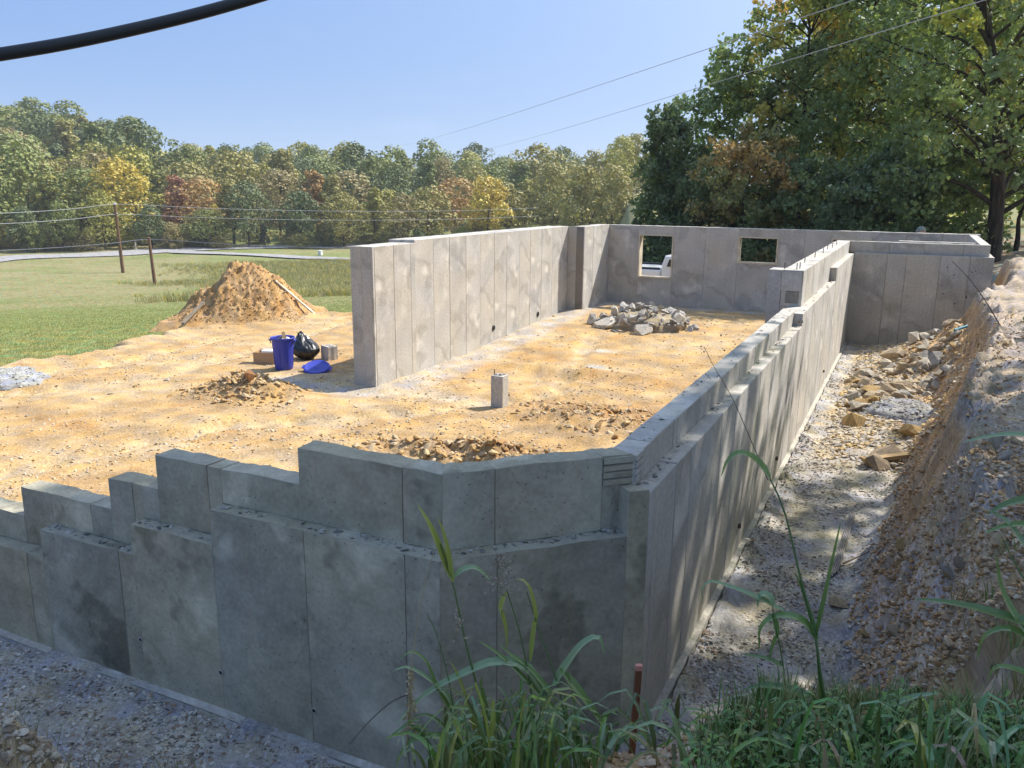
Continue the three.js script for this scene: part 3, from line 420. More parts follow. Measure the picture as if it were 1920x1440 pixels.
// ---------------------------------------------------------------- rubbish by the end of the left wall
{
  const p = onY(533, 690, dirtH(-10.4, -11.8)); p.y = dirtH(p.x, p.z) - 0.015;
  const bin = thing('garbage_can', 'round royal blue plastic garbage can full of scraps', 'garbage can', null, p, 0.35);
  bin.scale.set(0.78, 1, 0.78); const blue = std(lin(0.035, 0.05, 0.36), { roughness: 0.5 });
  const wallPts = [[0.001, 0.0], [0.185, 0.0], [0.205, 0.012], [0.222, 0.10], [0.245, 0.42], [0.252, 0.43], [0.262, 0.565], [0.285, 0.572], [0.290, 0.590], [0.284, 0.604], [0.268, 0.602], [0.256, 0.585], [0.238, 0.42], [0.205, 0.05], [0.001, 0.04]].map(a => new THREE.Vector2(...a));
  mesh('body', new THREE.LatheGeometry(wallPts, 40), blue, bin);
  for (const s of [-1, 1]) mesh('handle', merged([rbox(0.05, 0.03, 0.13, 0.012, s * 0.295, 0.55, 0), rbox(0.02, 0.06, 0.03, 0.008, s * 0.282, 0.525, 0.06), rbox(0.02, 0.06, 0.03, 0.008, s * 0.282, 0.525, -0.06)]), blue, bin);
  for (let k = 0; k < 8; k++) { const a = k / 8 * 6.283; mesh('rib', new THREE.CylinderGeometry(0.007, 0.006, 0.33, 6).rotateZ(-0.07).translate(0.238, 0.25, 0).rotateY(a), blue, bin); }
  const scraps = [[box(0.20, 0.02, 0.09), greyWood, -0.08, 0.60, 0.05, 0.5, 'short grey wood offcut sticking out of the blue garbage can'], [box(0.30, 0.03, 0.07), woodMat, 0.08, 0.63, 0.02, -0.75, 'tilted brown wood offcut standing in the blue garbage can'], [rbox(0.16, 0.12, 0.14, 0.03), std(lin(0.7, 0.7, 0.66)), 0.0, 0.56, -0.09, 0.2, 'white crumpled bag in the blue garbage can'], [rbox(0.14, 0.05, 0.16, 0.02), std(lin(0.10, 0.085, 0.06)), -0.13, 0.575, -0.07, 0.4, 'dark scrap lying in the blue garbage can'], [rbox(0.08, 0.08, 0.07, 0.02), std(lin(0.75, 0.72, 0.7)), 0.17, 0.60, 0.0, 0.1, 'small white cup at the right rim of the blue garbage can']];
  for (const [g, m, x, y, z, t, l] of scraps) { const o = mesh('scrap', g, m); o.position.set(p.x + x * 0.75, p.y + y - 0.03, p.z + z * 0.75); o.scale.setScalar(0.8); o.rotation.set(0.3, t, t); tag(o, l, 'scrap'); }
  const lp = onY(594, 687, 0.1); const lid = thing('can_lid', 'round blue garbage can lid lying tilted on the shaded ground', 'lid', null, V(lp.x, dirtH(lp.x, lp.z) + 0.075, lp.z));
  lid.scale.setScalar(0.84); lid.rotation.set(0.36, 0.3, -0.16);
  mesh('disc', new THREE.LatheGeometry([[0.001, 0.015], [0.06, 0.016], [0.066, 0.008], [0.20, 0.006], [0.23, 0.022], [0.27, 0.026], [0.285, 0.012], [0.292, -0.03], [0.286, -0.032], [0.276, 0.0], [0.22, 0.006], [0.001, -0.004]].map(a => new THREE.Vector2(...a)), 44), blue, lid);
  for (const s of [-1, 1]) mesh('lid_tab', rbox(0.06, 0.02, 0.14, 0.008, s * 0.305, -0.012, 0), blue, lid);
  // cardboard box
  const q = onY(500, 682, 0.02); const cb = thing('cardboard_box', 'open brown cardboard box beside the blue garbage can', 'box', null, V(q.x - 0.06, dirtH(q.x, q.z), q.z - 0.1), 0.32);
  const card = std(lin(0.46, 0.29, 0.15)); const bw = 0.44, bd = 0.30, bh = 0.22;
  for (const [g, n] of [[box(bw, bh, 0.006, 0, bh / 2, bd / 2), 'side'], [box(bw, bh, 0.006, 0, bh / 2, -bd / 2), 'side'], [box(0.006, bh, bd - 0.012, -bw / 2 + 0.004, bh / 2, 0), 'side'], [box(0.006, bh, bd - 0.012, bw / 2 - 0.004, bh / 2, 0), 'side'], [box(bw - 0.02, 0.006, bd - 0.02, 0, 0.005, 0), 'bottom']]) mesh(n, g, card, cb);
  mesh('flap', box(0.006, 0.10, bd - 0.02, 0, 0.05, 0).rotateZ(0.55).translate(-bw / 2 - 0.004, bh - 0.004, 0), card, cb);
  const ct = thing('carton', 'white printed carton lying in the cardboard box', 'carton', null, V(q.x - 0.02, dirtH(q.x, q.z) + 0.175, q.z - 0.12), 0.32);
  mesh('shell', rbox(0.26, 0.14, 0.20, 0.006, 0, 0, 0), std(lin(0.78, 0.78, 0.74)), ct);
  mesh('print', merged([box(0.05, 0.06, 0.002, 0.06, 0.0, 0.1025), box(0.03, 0.05, 0.002, 0.105, 0.0, 0.1025), box(0.05, 0.002, 0.05, 0.02, 0.0725, 0)]), std(lin(0.06, 0.12, 0.28)), ct);
  const ct2 = thing('carton', 'pale green small carton against the blue garbage can', 'carton', null, V(q.x + 0.19, dirtH(q.x, q.z) + 0.18, q.z - 0.2), 0.2); mesh('shell', rbox(0.14, 0.13, 0.16, 0.006), std(lin(0.48, 0.55, 0.36)), ct2); mesh('label_band', box(0.142, 0.03, 0.162), std(lin(0.68, 0.7, 0.6)), ct2);
  // black bag
  const w = onY(570, 672, 0.02); const bagG = new THREE.IcosahedronGeometry(0.5, 5); { const a = bagG.attributes.position; for (let i = 0; i < a.count; i++) { let x = a.getX(i) * 2, y = a.getY(i) * 2, z = a.getZ(i) * 2; const top = (y + 1) / 2, wd = lerp(0.29, 0.10, sm(0.25, 1.0, top)); const n = fbm(x * 2.2 + y, z * 2.2 - y * 0.5, 4, 9) * 0.30 + Math.abs(fbm(x * 4, z * 4 + y * 2.2, 3, 3)) * 0.26; const f = wd * (1 + n) / 1.0; a.setXYZ(i, x * f + (top > 0.4 ? (top - 0.4) * -0.20 : 0), 0.02 + top * 0.56 * (1 + n * 0.2), z * f); } bagG.computeVertexNormals(); }
  const bag = mesh('trash_bag', bagG, std(lin(0.012, 0.012, 0.013), { roughness: 0.28 })); bag.position.set(w.x + 0.02, dirtH(w.x, w.z) - 0.03, w.z - 0.05); tag(bag, 'glossy black plastic trash bag behind the blue garbage can', 'trash bag');
  // concrete block
  const k = onY(612, 674, 0.02); const blk = thing('concrete_block', 'grey hollow concrete block standing behind the blue lid', 'block', null, V(k.x, dirtH(k.x, k.z) - 0.01, k.z - 0.1), -0.42);
  { const sh = new THREE.Shape(); sh.moveTo(-0.145, -0.1); sh.lineTo(0.145, -0.1); sh.lineTo(0.145, 0.1); sh.lineTo(-0.145, 0.1); for (const x of [-0.07, 0.07]) { const h = new THREE.Path(); h.moveTo(x - 0.045, -0.06); h.lineTo(x - 0.045, 0.06); h.lineTo(x + 0.045, 0.06); h.lineTo(x + 0.045, -0.06); sh.holes.push(h); } mesh('body', new THREE.ExtrudeGeometry(sh, { depth: 0.28, bevelSize: 0.003, bevelThickness: 0.003, bevelSegments: 1 }).rotateX(-Math.PI / 2), rubbleMats[0], blk); mesh('end_groove', box(0.004, 0.26, 0.05, 0.1495, 0.14, 0), rubbleMats[3], blk); }
  // pier stub out on the floor
  const s = onY(930, 764, 0.03); const pier = thing('concrete_pier', 'short square concrete pier standing alone on the dirt floor', 'pier', null, V(s.x, dirtH(s.x, s.z) - 0.05, s.z - 0.12), 0.0);
  mesh('shaft', new RoundedBoxGeometry(0.205, 0.55, 0.205, 2, 0.008).translate(0, 0.275, 0), concreteMats[0], pier);
  for (const [x, z, r] of [[0.02, 0.0, 0.05], [-0.04, 0.03, 0.035], [0.05, -0.04, 0.03]]) mesh('mortar_lump', lumpy(r, 31 + x * 100), rubbleMats[3], pier).position.set(x, 0.555, z);
  mesh('rebar_dowel', new THREE.CylinderGeometry(0.007, 0.007, 0.10, 6).translate(-0.08, 0.59, 0.02), rebarMat, pier);
}
function lumpy(r, seed, flat = 0.6) { // an angular broken stone
  const q = mulberry(Math.round(seed * 97)), pts = []; for (let i = 0; i < 16; i++) { const a = V(q() - 0.5, q() - 0.5, q() - 0.5).normalize(); pts.push(V(a.x * r * (0.75 + q() * 0.5), a.y * r * flat * (0.75 + q() * 0.5), a.z * r * (0.75 + q() * 0.5))); }
  const g = new ConvexGeometry(pts), p = g.attributes.position, uv = []; for (let i = 0; i < p.count; i++) uv.push((p.getX(i) + p.getY(i) * 0.7) / 1.2, (p.getZ(i) + p.getY(i) * 0.5) / 1.2); g.setAttribute('uv', new THREE.Float32BufferAttribute(uv, 2)); return g;
}
const stoneGeos = Array.from({ length: 10 }, (_, i) => lumpy(1, i + 3, [0.32, 0.45, 0.6, 0.75, 0.38][i % 5]));
function stone(name, label, cat, grp, mats, pos, size, r = R, tilt = 0.5, sink = 0.25) {
  const m = mesh(name, stoneGeos[Math.floor(r() * 10)], mats[Math.floor(r() * mats.length)]); m.scale.set(size * rr(0.8, 1.3, r), size * rr(0.7, 1.1, r), size * rr(0.7, 1.0, r)); m.position.copy(pos); m.position.y += size * (0.35 - sink); m.rotation.set(rr(-tilt, tilt, r), rr(0, 6.28, r), rr(-tilt, tilt, r)); tag(m, label, cat, grp); return m;
}
{ // broken concrete heaped on the floor near the back wall
  const r = mulberry(51), c = onY(1195, 622, dirtH(-6, -18)); const G = 'broken concrete heaped inside the foundation';
  const mound = new THREE.SphereGeometry(1, 40, 14, 0, 6.283, 0, Math.PI / 2); { const a = mound.attributes.position; for (let i = 0; i < a.count; i++) { const x = a.getX(i), y = a.getY(i), z = a.getZ(i), n = 1 + fbm(x * 2.5, z * 2.5, 4, 6) * 0.5; a.setXYZ(i, x * 1.0 * n, y * 0.42 * n, z * 0.75 * n); } mound.computeVertexNormals(); }
  const hp = mesh('gravel_heap', mound, std(lin(0.52, 0.42, 0.28), { map: soilMap, bumpMap: soilBump, bumpScale: 0.02 })); hp.position.set(c.x - 0.1, dirtH(c.x, c.z) - 0.04, c.z - 0.75); tag(hp, 'low heap of tan gravel under the broken concrete', 'gravel heap');
  for (let i = 0; i < 130; i++) { const a = rr(0, 6.283, r), k = Math.pow(r(), 0.55) * 1.12, x = c.x - 0.1 + Math.cos(a) * 1.08 * k, z = c.z - 0.75 + Math.sin(a) * 0.85 * k, y = dirtH(x, z) + Math.max(0, 0.42 * Math.sqrt(Math.max(0, 1 - k * k))); stone('concrete_chunk', 'angular grey chunk of broken concrete in the heap on the dirt floor', 'rubble', G, rubbleMats, V(x, y, z), Math.pow(r(), 2) * 0.13 + 0.035, r, 0.9); }
  const slab = (u, v, w, h, t, l, rot) => { const p = onY(u, v, 0.35); const g = stoneGeos[0]; const m = mesh('concrete_slab', g, rubbleMats[2]); m.scale.set(w, h * 0.62, t); m.position.set(p.x, dirtH(p.x, p.z) + 0.10, p.z); m.rotation.set(...rot); tag(m, l, 'rubble'); };
  slab(1135, 606, 0.42, 0.35, 0.26, 'largest broken concrete slab, lying at the left end of the rubble heap', [0.5, 0.3, 0.15]);
  slab(1205, 616, 0.30, 0.30, 0.22, 'thick broken slab tilted at the front of the rubble heap', [0.7, -0.2, -0.1]);
  slab(1266, 606, 0.34, 0.20, 0.22, 'thin slab sliding off the right end of the rubble heap', [0.3, 0.1, -0.55]);
  slab(1110, 600, 0.22, 0.26, 0.18, 'dark slab behind the largest one at the left end of the rubble heap', [0.9, 0.8, 0.4]); slab(1245, 600, 0.26, 0.22, 0.2, 'grey flat slab half way up the rubble heap on its right', [0.5, 1.2, -0.3]); slab(1175, 594, 0.24, 0.24, 0.2, 'broken slab propped in the middle of the rubble heap', [0.2, 2.0, 0.6]);
  slab(1226, 578, 0.20, 0.26, 0.12, 'pale slab standing on edge near the top of the rubble heap', [0.3, 0.5, -0.9]);
}
let GP1, GP2;
{ // tipped stones in the far end of the trench
  const r = mulberry(77), G = 'stones tipped into the trench beside the return wall';
  for (let i = 0; i < 150; i++) { const u = rr(1590, 1795, r), v = rr(668, 735, r) + (u - 1690) * -0.1; const p = onY(u, v, 0.62); const y = bankH(p.x, p.z); if (y > 1.25 || p.x < -0.75) continue; stone('tipped_stone', 'pale angular stone tipped in the trench below the return wall', 'stone', G, i % 3 ? tanRockMats : rubbleMats, V(p.x, y, p.z), rr(0.045, 0.15, r), r, 0.7, 0.2); }
  const bigs = [[1672, 676, 0.20, 0, 'large grey block among the tipped stones'], [1712, 664, 0.17, 2, 'large pale flat stone near the top of the tipped stones'], [1640, 722, 0.17, 1, 'upright orange stone in front of the tipped stones'], [1612, 752, 0.16, 2, 'tan flat rock on the trench floor by the orange stone'], [1730, 700, 0.15, 2, 'pale pink flat stone on top of the tipped stones'], [1690, 720, 0.15, 0, 'tan cut stone at the foot of the tipped stones'], [1600, 778, 0.14, 1, 'yellow rock lying close to the long right wall'], [1668, 838, 0.17, 3, 'brown flat boulder with a board under it'], [1708, 800, 0.15, 1, 'orange rounded rock in front of the gravel pile'], [1640, 850, 0.12, 3, 'dark brown slab leaning on the flat boulder']];
  for (const [u, v, s, k, l] of bigs) { const p = onY(u, v, 0.6); const m = stone('boulder', l, 'stone', null, [tanRockMats[k]], V(p.x, bankH(p.x, p.z), p.z), s * 1.2, r, 0.25, 0.1); m.rotation.x *= 0.5; }
  const slabg = mesh('stone_slab', stoneGeos[0], rubbleMats[3]); const sp = onY(1752, 660, 0.95); slabg.scale.set(0.26, 0.16, 0.2); slabg.position.set(sp.x, bankH(sp.x, sp.z) + 0.08, sp.z); slabg.rotation.set(0.4, 0.4, 0.75); tag(slabg, 'dark grey slab leaning against the cut bank', 'stone');
  // gravel pile
  const gp = onY(1710, 772, 0.55); const gg = new THREE.SphereGeometry(1, 48, 16, 0, 6.283, 0, Math.PI / 2); { const a = gg.attributes.position; for (let i = 0; i < a.count; i++) { const x = a.getX(i), y = a.getY(i), z = a.getZ(i), n = 1 + fbm(x * 2, z * 2, 4, 6) * 0.4; a.setXYZ(i, x * 0.62 * n, Math.pow(y, 1.2) * 0.20 * n, z * 0.55 * n); } gg.computeVertexNormals(); }
  const gm = mesh('gravel_pile', gg, std(lin(0.40, 0.395, 0.39), { map: soilMap, bumpMap: soilBump, bumpScale: 0.02 })); gm.position.set(gp.x, bankH(gp.x, gp.z) - 0.03, gp.z); tag(gm, 'small pile of grey crushed stone in the trench', 'gravel pile');
  GP1 = gm; const gl = onY(20, 716, 0.02); const g2 = mesh('gravel_pile', gg, std(lin(0.50, 0.50, 0.49), { map: soilMap, bumpMap: soilBump, bumpScale: 0.02 })); g2.scale.set(0.95, 1.1, 1.15); g2.position.set(gl.x - 0.05, dirtH(gl.x, gl.z) - 0.02, gl.z); GP2 = g2; tag(g2, 'pale grey crushed stone pile on the clay near the grass', 'gravel pile');
  const lumber = (u0, v0, y0, u1, v1, y1, w, t, mat, name, label, cat) => { const p = onY(u0, v0, y0), q = onY(u1, v1, y1); p.y = Math.max(p.y, groundAt(p.x, p.z)) + t / 2; q.y = Math.max(q.y, groundAt(q.x, q.z)) + t / 2; const m = mesh(name, box(w, t, p.distanceTo(q)), mat); m.position.copy(p).lerp(q, 0.5); m.lookAt(q); tag(m, label, cat); };
  lumber(1618, 866, 0.5, 1705, 856, 0.55, 0.09, 0.04, woodMat, 'wooden_board', 'short brown board lying before the flat boulder in the trench', 'board');
  lumber(1755, 706, 0.75, 1798, 672, 0.95, 0.08, 0.04, greyWood, 'wooden_board', 'grey board on top of the tipped stones by the bank', 'board');
  lumber(1708, 634, 0.72, 1748, 623, 0.85, 0.05, 0.04, paleWood, 'wooden_stick', 'thin pale stick lying behind the tipped stones at the return wall', 'stick');
  { const p = onY(1785, 654, 0.95), q = onY(1826, 641, 1.05); const g = tubeGeo([p, p.clone().lerp(q, 0.5), q], 0.022, 0.022, 4, 10); const m = mesh('plastic_pipe', g, std(lin(0.10, 0.36, 0.45), { roughness: 0.5 })); const y = bankH((p.x + q.x) / 2, (p.z + q.z) / 2); m.position.y = Math.max(0, y - 1.0 + 0.06); tag(m, 'light blue plastic pipe stub sticking out of the bank', 'pipe'); }
  for (let i = 0; i < 4; i++) { const p = onY(1556 + i * 4.5, 1080 - i * 3, 0.45), q = onY(1598 + i * 2, 952 + i * 3, 0.45); p.y = bankH(p.x, p.z) + 0.012 + i * 0.002; q.y = bankH(q.x, q.z) + 0.012; tag(mesh('rebar', tubeGeo([p, p.clone().lerp(q, 0.5), q], 0.0065, 0.0065, 6, 6), std(lin(0.20, 0.185, 0.18), { roughness: 0.6, metalness: 0.4 })), 'straight grey steel rebar rod lying along the trench in a bundle', 'rebar', 'rebar bundle on the trench floor'); }
  { const p = onY(1582, 1050, 0.47), q = onY(1640, 1030, 0.5), s = onY(1672, 1024, 0.55); for (const v of [p, q, s]) v.y = bankH(v.x, v.z) + 0.02; tag(mesh('stick', tubeGeo([p, q, s], 0.008, 0.005, 6, 6), greyWood), 'thin crooked stick across the trench beside the rebar', 'stick'); }
}
{ // surveyor's stake
  const p = onZ(1179, 1420, -2.72), y = bankH(p.x, p.z); const st = thing('wooden_stake', 'reddish wooden survey stake standing in the weeds', 'stake', null, V(p.x, y - 0.08, p.z), 0.5);
  const top = onZ(1184, 1246, -2.72), h = top.y - y + 0.08; mesh('shaft', box(0.024, h - 0.02, 0.018, 0, (h - 0.02) / 2, 0), std(lin(0.30, 0.13, 0.065), { map: woodMap }), st); mesh('painted_top', box(0.0245, 0.02, 0.0185, 0, h - 0.01, 0), std(lin(0.62, 0.27, 0.20)), st); st.rotation.z = -0.03;
}
// ---------------------------------------------------------------- loose chips, shale and clods that nobody could count
function scatter(name, n, place, mat, s0, s1, flat, seed, colors) {
  const r = mulberry(seed), g = lumpy(1, seed % 13 + 2, flat), im = new THREE.InstancedMesh(g, mat, n), M4 = new THREE.Matrix4(), q = new THREE.Quaternion(), e = new THREE.Euler(); let k = 0, c = new THREE.Color(), tries = 0;
  while (k < n && tries++ < n * 8) { const p = place(r); if (!p) continue; const s = lerp(s0, s1, Math.pow(r(), 2.6)); e.set(rr(-0.5, 0.5, r), rr(0, 6.28, r), rr(-0.5, 0.5, r)); q.setFromEuler(e); M4.compose(p.setY(p.y + s * 0.12), q, V(s * rr(0.8, 1.5, r), s, s * rr(0.7, 1.1, r))); im.setMatrixAt(k, M4); const col = colors[Math.floor(r() * colors.length)], b = rr(0.8, 1.15, r); im.setColorAt(k, c.setRGB(col[0] * b, col[1] * b, col[2] * b)); k++; }
  im.count = k; im.name = name; im.castShadow = im.receiveShadow = true; im.userData.kind = 'stuff'; scene.add(im); return im;
}
const white = std(lin(1, 1, 1), { map: concreteMap });
const dirtOK = (x, z) => x < -1.45 && (z < -3.5 && x + z < -5.4 || x < -7) && x > pw(PADX, z) - 0.2 && z > -21.8;
tag(scatter('dirt_pebbles', 13000, r => { const u = rr(-60, 1480, r), v = rr(560, 960, r), p = onY(u, v, 0.08); if (!dirtOK(p.x, p.z)) return null; const d = fbm(p.x * 0.6, p.z * 0.6, 3, 15) + fbm(p.x * 2.5, p.z * 2.5, 2, 4) * 0.5; if (r() > sm(-0.25, 0.35, d) + 0.12) return null; return p.setY(dirtH(p.x, p.z)); }, white, 0.004, 0.026, 0.6, 11, [[0.82, 0.64, 0.40], [0.74, 0.51, 0.25], [0.88, 0.76, 0.58], [0.66, 0.42, 0.18], [0.76, 0.66, 0.52]]), 'small pale pebbles and clods scattered over the orange dirt', 'pebbles');
tag(scatter('mound_clods', 3600, r => { const a = rr(-2, 1.9, r), b = rr(-1.3, 1.2, r), h = globalMound.h(a, b); if (h < 0.02) return r() < 0.4 && h > -0.25 ? (p => dirtOK(p.x, p.z) ? p.setY(dirtH(p.x, p.z)) : null)(globalMound.at(a, b)) : null; return globalMound.at(a, b); }, white, 0.006, 0.034, 0.75, 19, [[0.66, 0.40, 0.16], [0.60, 0.34, 0.13], [0.74, 0.50, 0.24], [0.78, 0.58, 0.33]]), 'loose clay crumbs lying all over the tall clay heap', 'clods');
tag(scatter('clay_clods', 2600, r => { const k = r(), c = k < 0.4 ? [-9.6, -9.9, 0.9, 0.6] : k < 0.8 ? [-4.3, -8.5, 1.9, 0.6] : [-4.0, -11.2, 1.1, 0.8]; const x = c[0] + (r() + r() - 1) * c[2] * 1.3, z = c[1] + (r() + r() - 1) * c[3] * 1.3; return dirtOK(x, z) ? V(x, dirtH(x, z), z) : null; }, white, 0.01, 0.06, 0.7, 17, [[0.70, 0.45, 0.19], [0.60, 0.36, 0.15], [0.78, 0.57, 0.30], [0.74, 0.56, 0.35]]), 'loose clay clods heaped on the dirt floor', 'clods');
const trenchOK = (x, z) => z > -17.2 && (z > -2.97 || x > -1.0 || (z > -3.8 && x + z > -4.78));
tag(scatter('shale_chips', 60000, r => { const left = r() < 0.33; const x = left ? rr(-5.8, -1.2, r) : rr(-1.02, 0.2, r), z = left ? rr(-2.96, -1.9, r) : -3.4 - Math.pow(r(), 1.6) * 13; if (left && z < -2.98) return null; if (!trenchOK(x, z)) return null; const y = bankH(x, z); if (y > 0.7) return null; if (r() > 0.35 + fbm(x * 2, z * 2, 3, 6) * 1.6) return null; return V(x, y, z); }, white, 0.002, 0.016, 0.30, 23, [[0.58, 0.535, 0.47], [0.72, 0.665, 0.58], [0.48, 0.44, 0.385], [0.24, 0.21, 0.175], [0.82, 0.77, 0.70], [0.42, 0.29, 0.20]]), 'flat grey shale chips scattered over the trench floor', 'shale chips');
tag(scatter('bank_rubble', 60000, r => { const k = r(); let x, z; if (k > 0.93) { x = rr(-1.5, 0.2, r); z = rr(-3.9, -1.7, r); } else if (k < 0.72) { z = -3.6 - Math.pow(r(), 1.5) * 10; const a = pw(TOE, z); x = a + rr(-0.25, 1.9, r); } else return null; const y = bankH(x, z); if (y < 0.5 || (k < 0.72 && y > 1.5 && r() < 0.4) || (k < 0.72 && z < -6.2 && y > 0.75 && r() < 0.8)) return null; if (k >= 0.72 && y < 0.75) return null; return V(x, y, z); }, white, 0.0025, 0.018, 0.75, 29, [[0.74, 0.53, 0.34], [0.62, 0.41, 0.24], [0.86, 0.69, 0.52], [0.52, 0.31, 0.15], [0.74, 0.46, 0.22]]), 'broken brown stone and crumbs covering the cut bank', 'rubble');
tag(scatter('mound_rubble', 7000, r => { const x = rr(-3.9, -1.9, r), z = rr(-2.4, -1.4, r), y = bankH(x, z); return y < 0.72 ? null : V(x, y, z); }, white, 0.003, 0.026, 0.65, 31, [[0.72, 0.64, 0.52], [0.60, 0.52, 0.42], [0.82, 0.75, 0.63], [0.48, 0.38, 0.28]]), 'pale crumbled stone on the two small mounds before the front wall', 'rubble');
tag(scatter('trench_rubble', 5200, r => { const z = rr(-17.2, -9.2, r), x = rr(-0.75, 1.1, r), y = bankH(x, z); if (y > 1.15) return null; return V(x, y, z); }, white, 0.009, 0.045, 0.5, 37, [[0.76, 0.62, 0.42], [0.70, 0.50, 0.24], [0.80, 0.70, 0.56], [0.58, 0.53, 0.47]]), 'tan stone crumbs filling the far trench', 'rubble');
tag(scatter('ledge_debris', 420, r => { const k = r(); if (k < 0.35) { const u = rr(0.02, 5.9, r), e = fbm(u * 2.2, 3, 2, 5); if (e < -0.02) return null; return B.at(u, 1.843, -rr(0.035, 0.095, r)); } if (k < 0.55) { const u = rr(0.05, 1.4, r); return S.at(u, 1.635, -rr(0.02, 0.09, r)); } if (k < 0.7) return K.at(rr(0.05, 0.94, r), 1.635, -rr(0.04, 0.09, r)); if (k < 0.8) return S.at(rr(1.45, 2.03, r), 1.433, -rr(0.02, 0.09, r)); if (k < 0.86) return S.at(rr(2.07, 2.85, r), 1.238, -rr(0.02, 0.09, r)); if (k < 0.93) return B.at(rr(5.95, 9.9, r), 1.983, -rr(0.02, 0.09, r)); return B.at(rr(0.3, 6.1, r), 2.006, -rr(0.12, 0.23, r)); }, white, 0.004, 0.019, 0.28, 43, [[0.40, 0.385, 0.36], [0.58, 0.555, 0.52], [0.72, 0.69, 0.64], [0.26, 0.25, 0.235]]), 'thin flakes of mortar lying on the brick ledges', 'debris');
for (const [pile, name, cols, l] of [[GP1, 'crushed_stone', [[0.52, 0.50, 0.48], [0.40, 0.39, 0.38], [0.64, 0.62, 0.59]], 'grey crushed stone bits covering the small trench pile'], [GP2, 'crushed_stone', [[0.66, 0.65, 0.62], [0.54, 0.53, 0.51], [0.76, 0.74, 0.70]], 'pale crushed stone bits covering the pile near the grass']]) { const P = pile.geometry.attributes.position; pile.updateMatrixWorld(); const o = scatter(name, 2200, r => { const i = Math.floor(r() * (P.count - 50)), p = V(P.getX(i) * (0.2 + 0.85 * Math.sqrt(r())), 0, P.getZ(i) * (0.2 + 0.85 * Math.sqrt(r()))); let best = 9, y = 0; for (let k = 0; k < P.count; k += 3) { const d = (P.getX(k) - p.x) ** 2 + (P.getZ(k) - p.z) ** 2; if (d < best) { best = d; y = P.getY(k); } } p.y = y - 0.01; return p.applyMatrix4(pile.matrixWorld); }, white, 0.008, 0.026, 0.7, name.length + (pile === GP1 ? 3 : 8), cols); o.name = numbered(name); tag(o, l, 'gravel'); }
{ const r = mulberry(93), G = 'bigger stones on the dirt floor'; for (let i = 0; i < 38; i++) { const p = onY(rr(0, 1250, r), rr(600, 850, r), 0.05); if (!dirtOK(p.x, p.z)) continue; stone('field_stone', 'pale tan stone lying loose on the orange dirt', 'stone', G, tanRockMats, V(p.x, dirtH(p.x, p.z), p.z), rr(0.03, 0.07, r), r, 0.4); }
  const p = onY(465, 710, 0.33); stone('clay_lump', 'red-brown clay lump on top of the small spoil heap', 'clay lump', null, [std(lin(0.40, 0.19, 0.07), { map: soilMap })], V(p.x, dirtH(p.x, p.z) + 0.04, p.z), 0.15, r, 0.2); 
  const G2 = 'bigger rocks on the slope of the bank'; for (let i = 0; i < 46; i++) { const u = rr(1590, 1900, r), v = rr(980, 1290, r), q = onY(u, v, 0.9), y = bankH(q.x, q.z); if (y < 0.5 || y > 1.7) continue; stone('bank_rock', 'brown angular rock lying on the crumbling bank slope', 'stone', G2, tanRockMats, V(q.x, y, q.z), rr(0.03, 0.075, r), r, 0.5); } 
  const q = onY(1572, 1117, 0.5); stone('bank_rock', 'pale upright rock at the foot of the bank by the rebar', 'stone', null, [tanRockMats[0]], V(q.x, bankH(q.x, q.z) + 0.02, q.z), 0.085, r, 0.2); }
console.log('objects done');
// ---------------------------------------------------------------- trees
const barkMat = std(lin(0.13, 0.105, 0.08), { map: barkMap }), paleBark = std(lin(0.26, 0.23, 0.19), { map: barkMap });
const leafMat = (c, t = 0.32) => new THREE.MeshPhysicalMaterial({ color: lin(...c), vertexColors: true, roughness: 0.75, transmission: t, thickness: 0, side: THREE.DoubleSide });
function leafQuad(s, p, size, r, col, out, bias = 0.5) { // a folded leaf of two triangles
  const a = V(r() - 0.5, r() - 0.5, r() - 0.5).normalize(); let n = V(r() - 0.5, r() - 0.5, r() - 0.5).normalize().addScaledVector(out, bias).normalize();
  const t = a.sub(n.clone().multiplyScalar(a.dot(n))).normalize(), w = n.clone().cross(t), L = size * (0.7 + r() * 0.6), W = L * (0.32 + r() * 0.2), f = L * 0.12;
  const A = p.clone().addScaledVector(t, -L / 2), C = p.clone().addScaledVector(t, L / 2), Bq = p.clone().addScaledVector(w, W).addScaledVector(n, f), D = p.clone().addScaledVector(w, -W).addScaledVector(n, f);
  s.tri(A, Bq, C, col); s.tri(A, C, D, col);
}
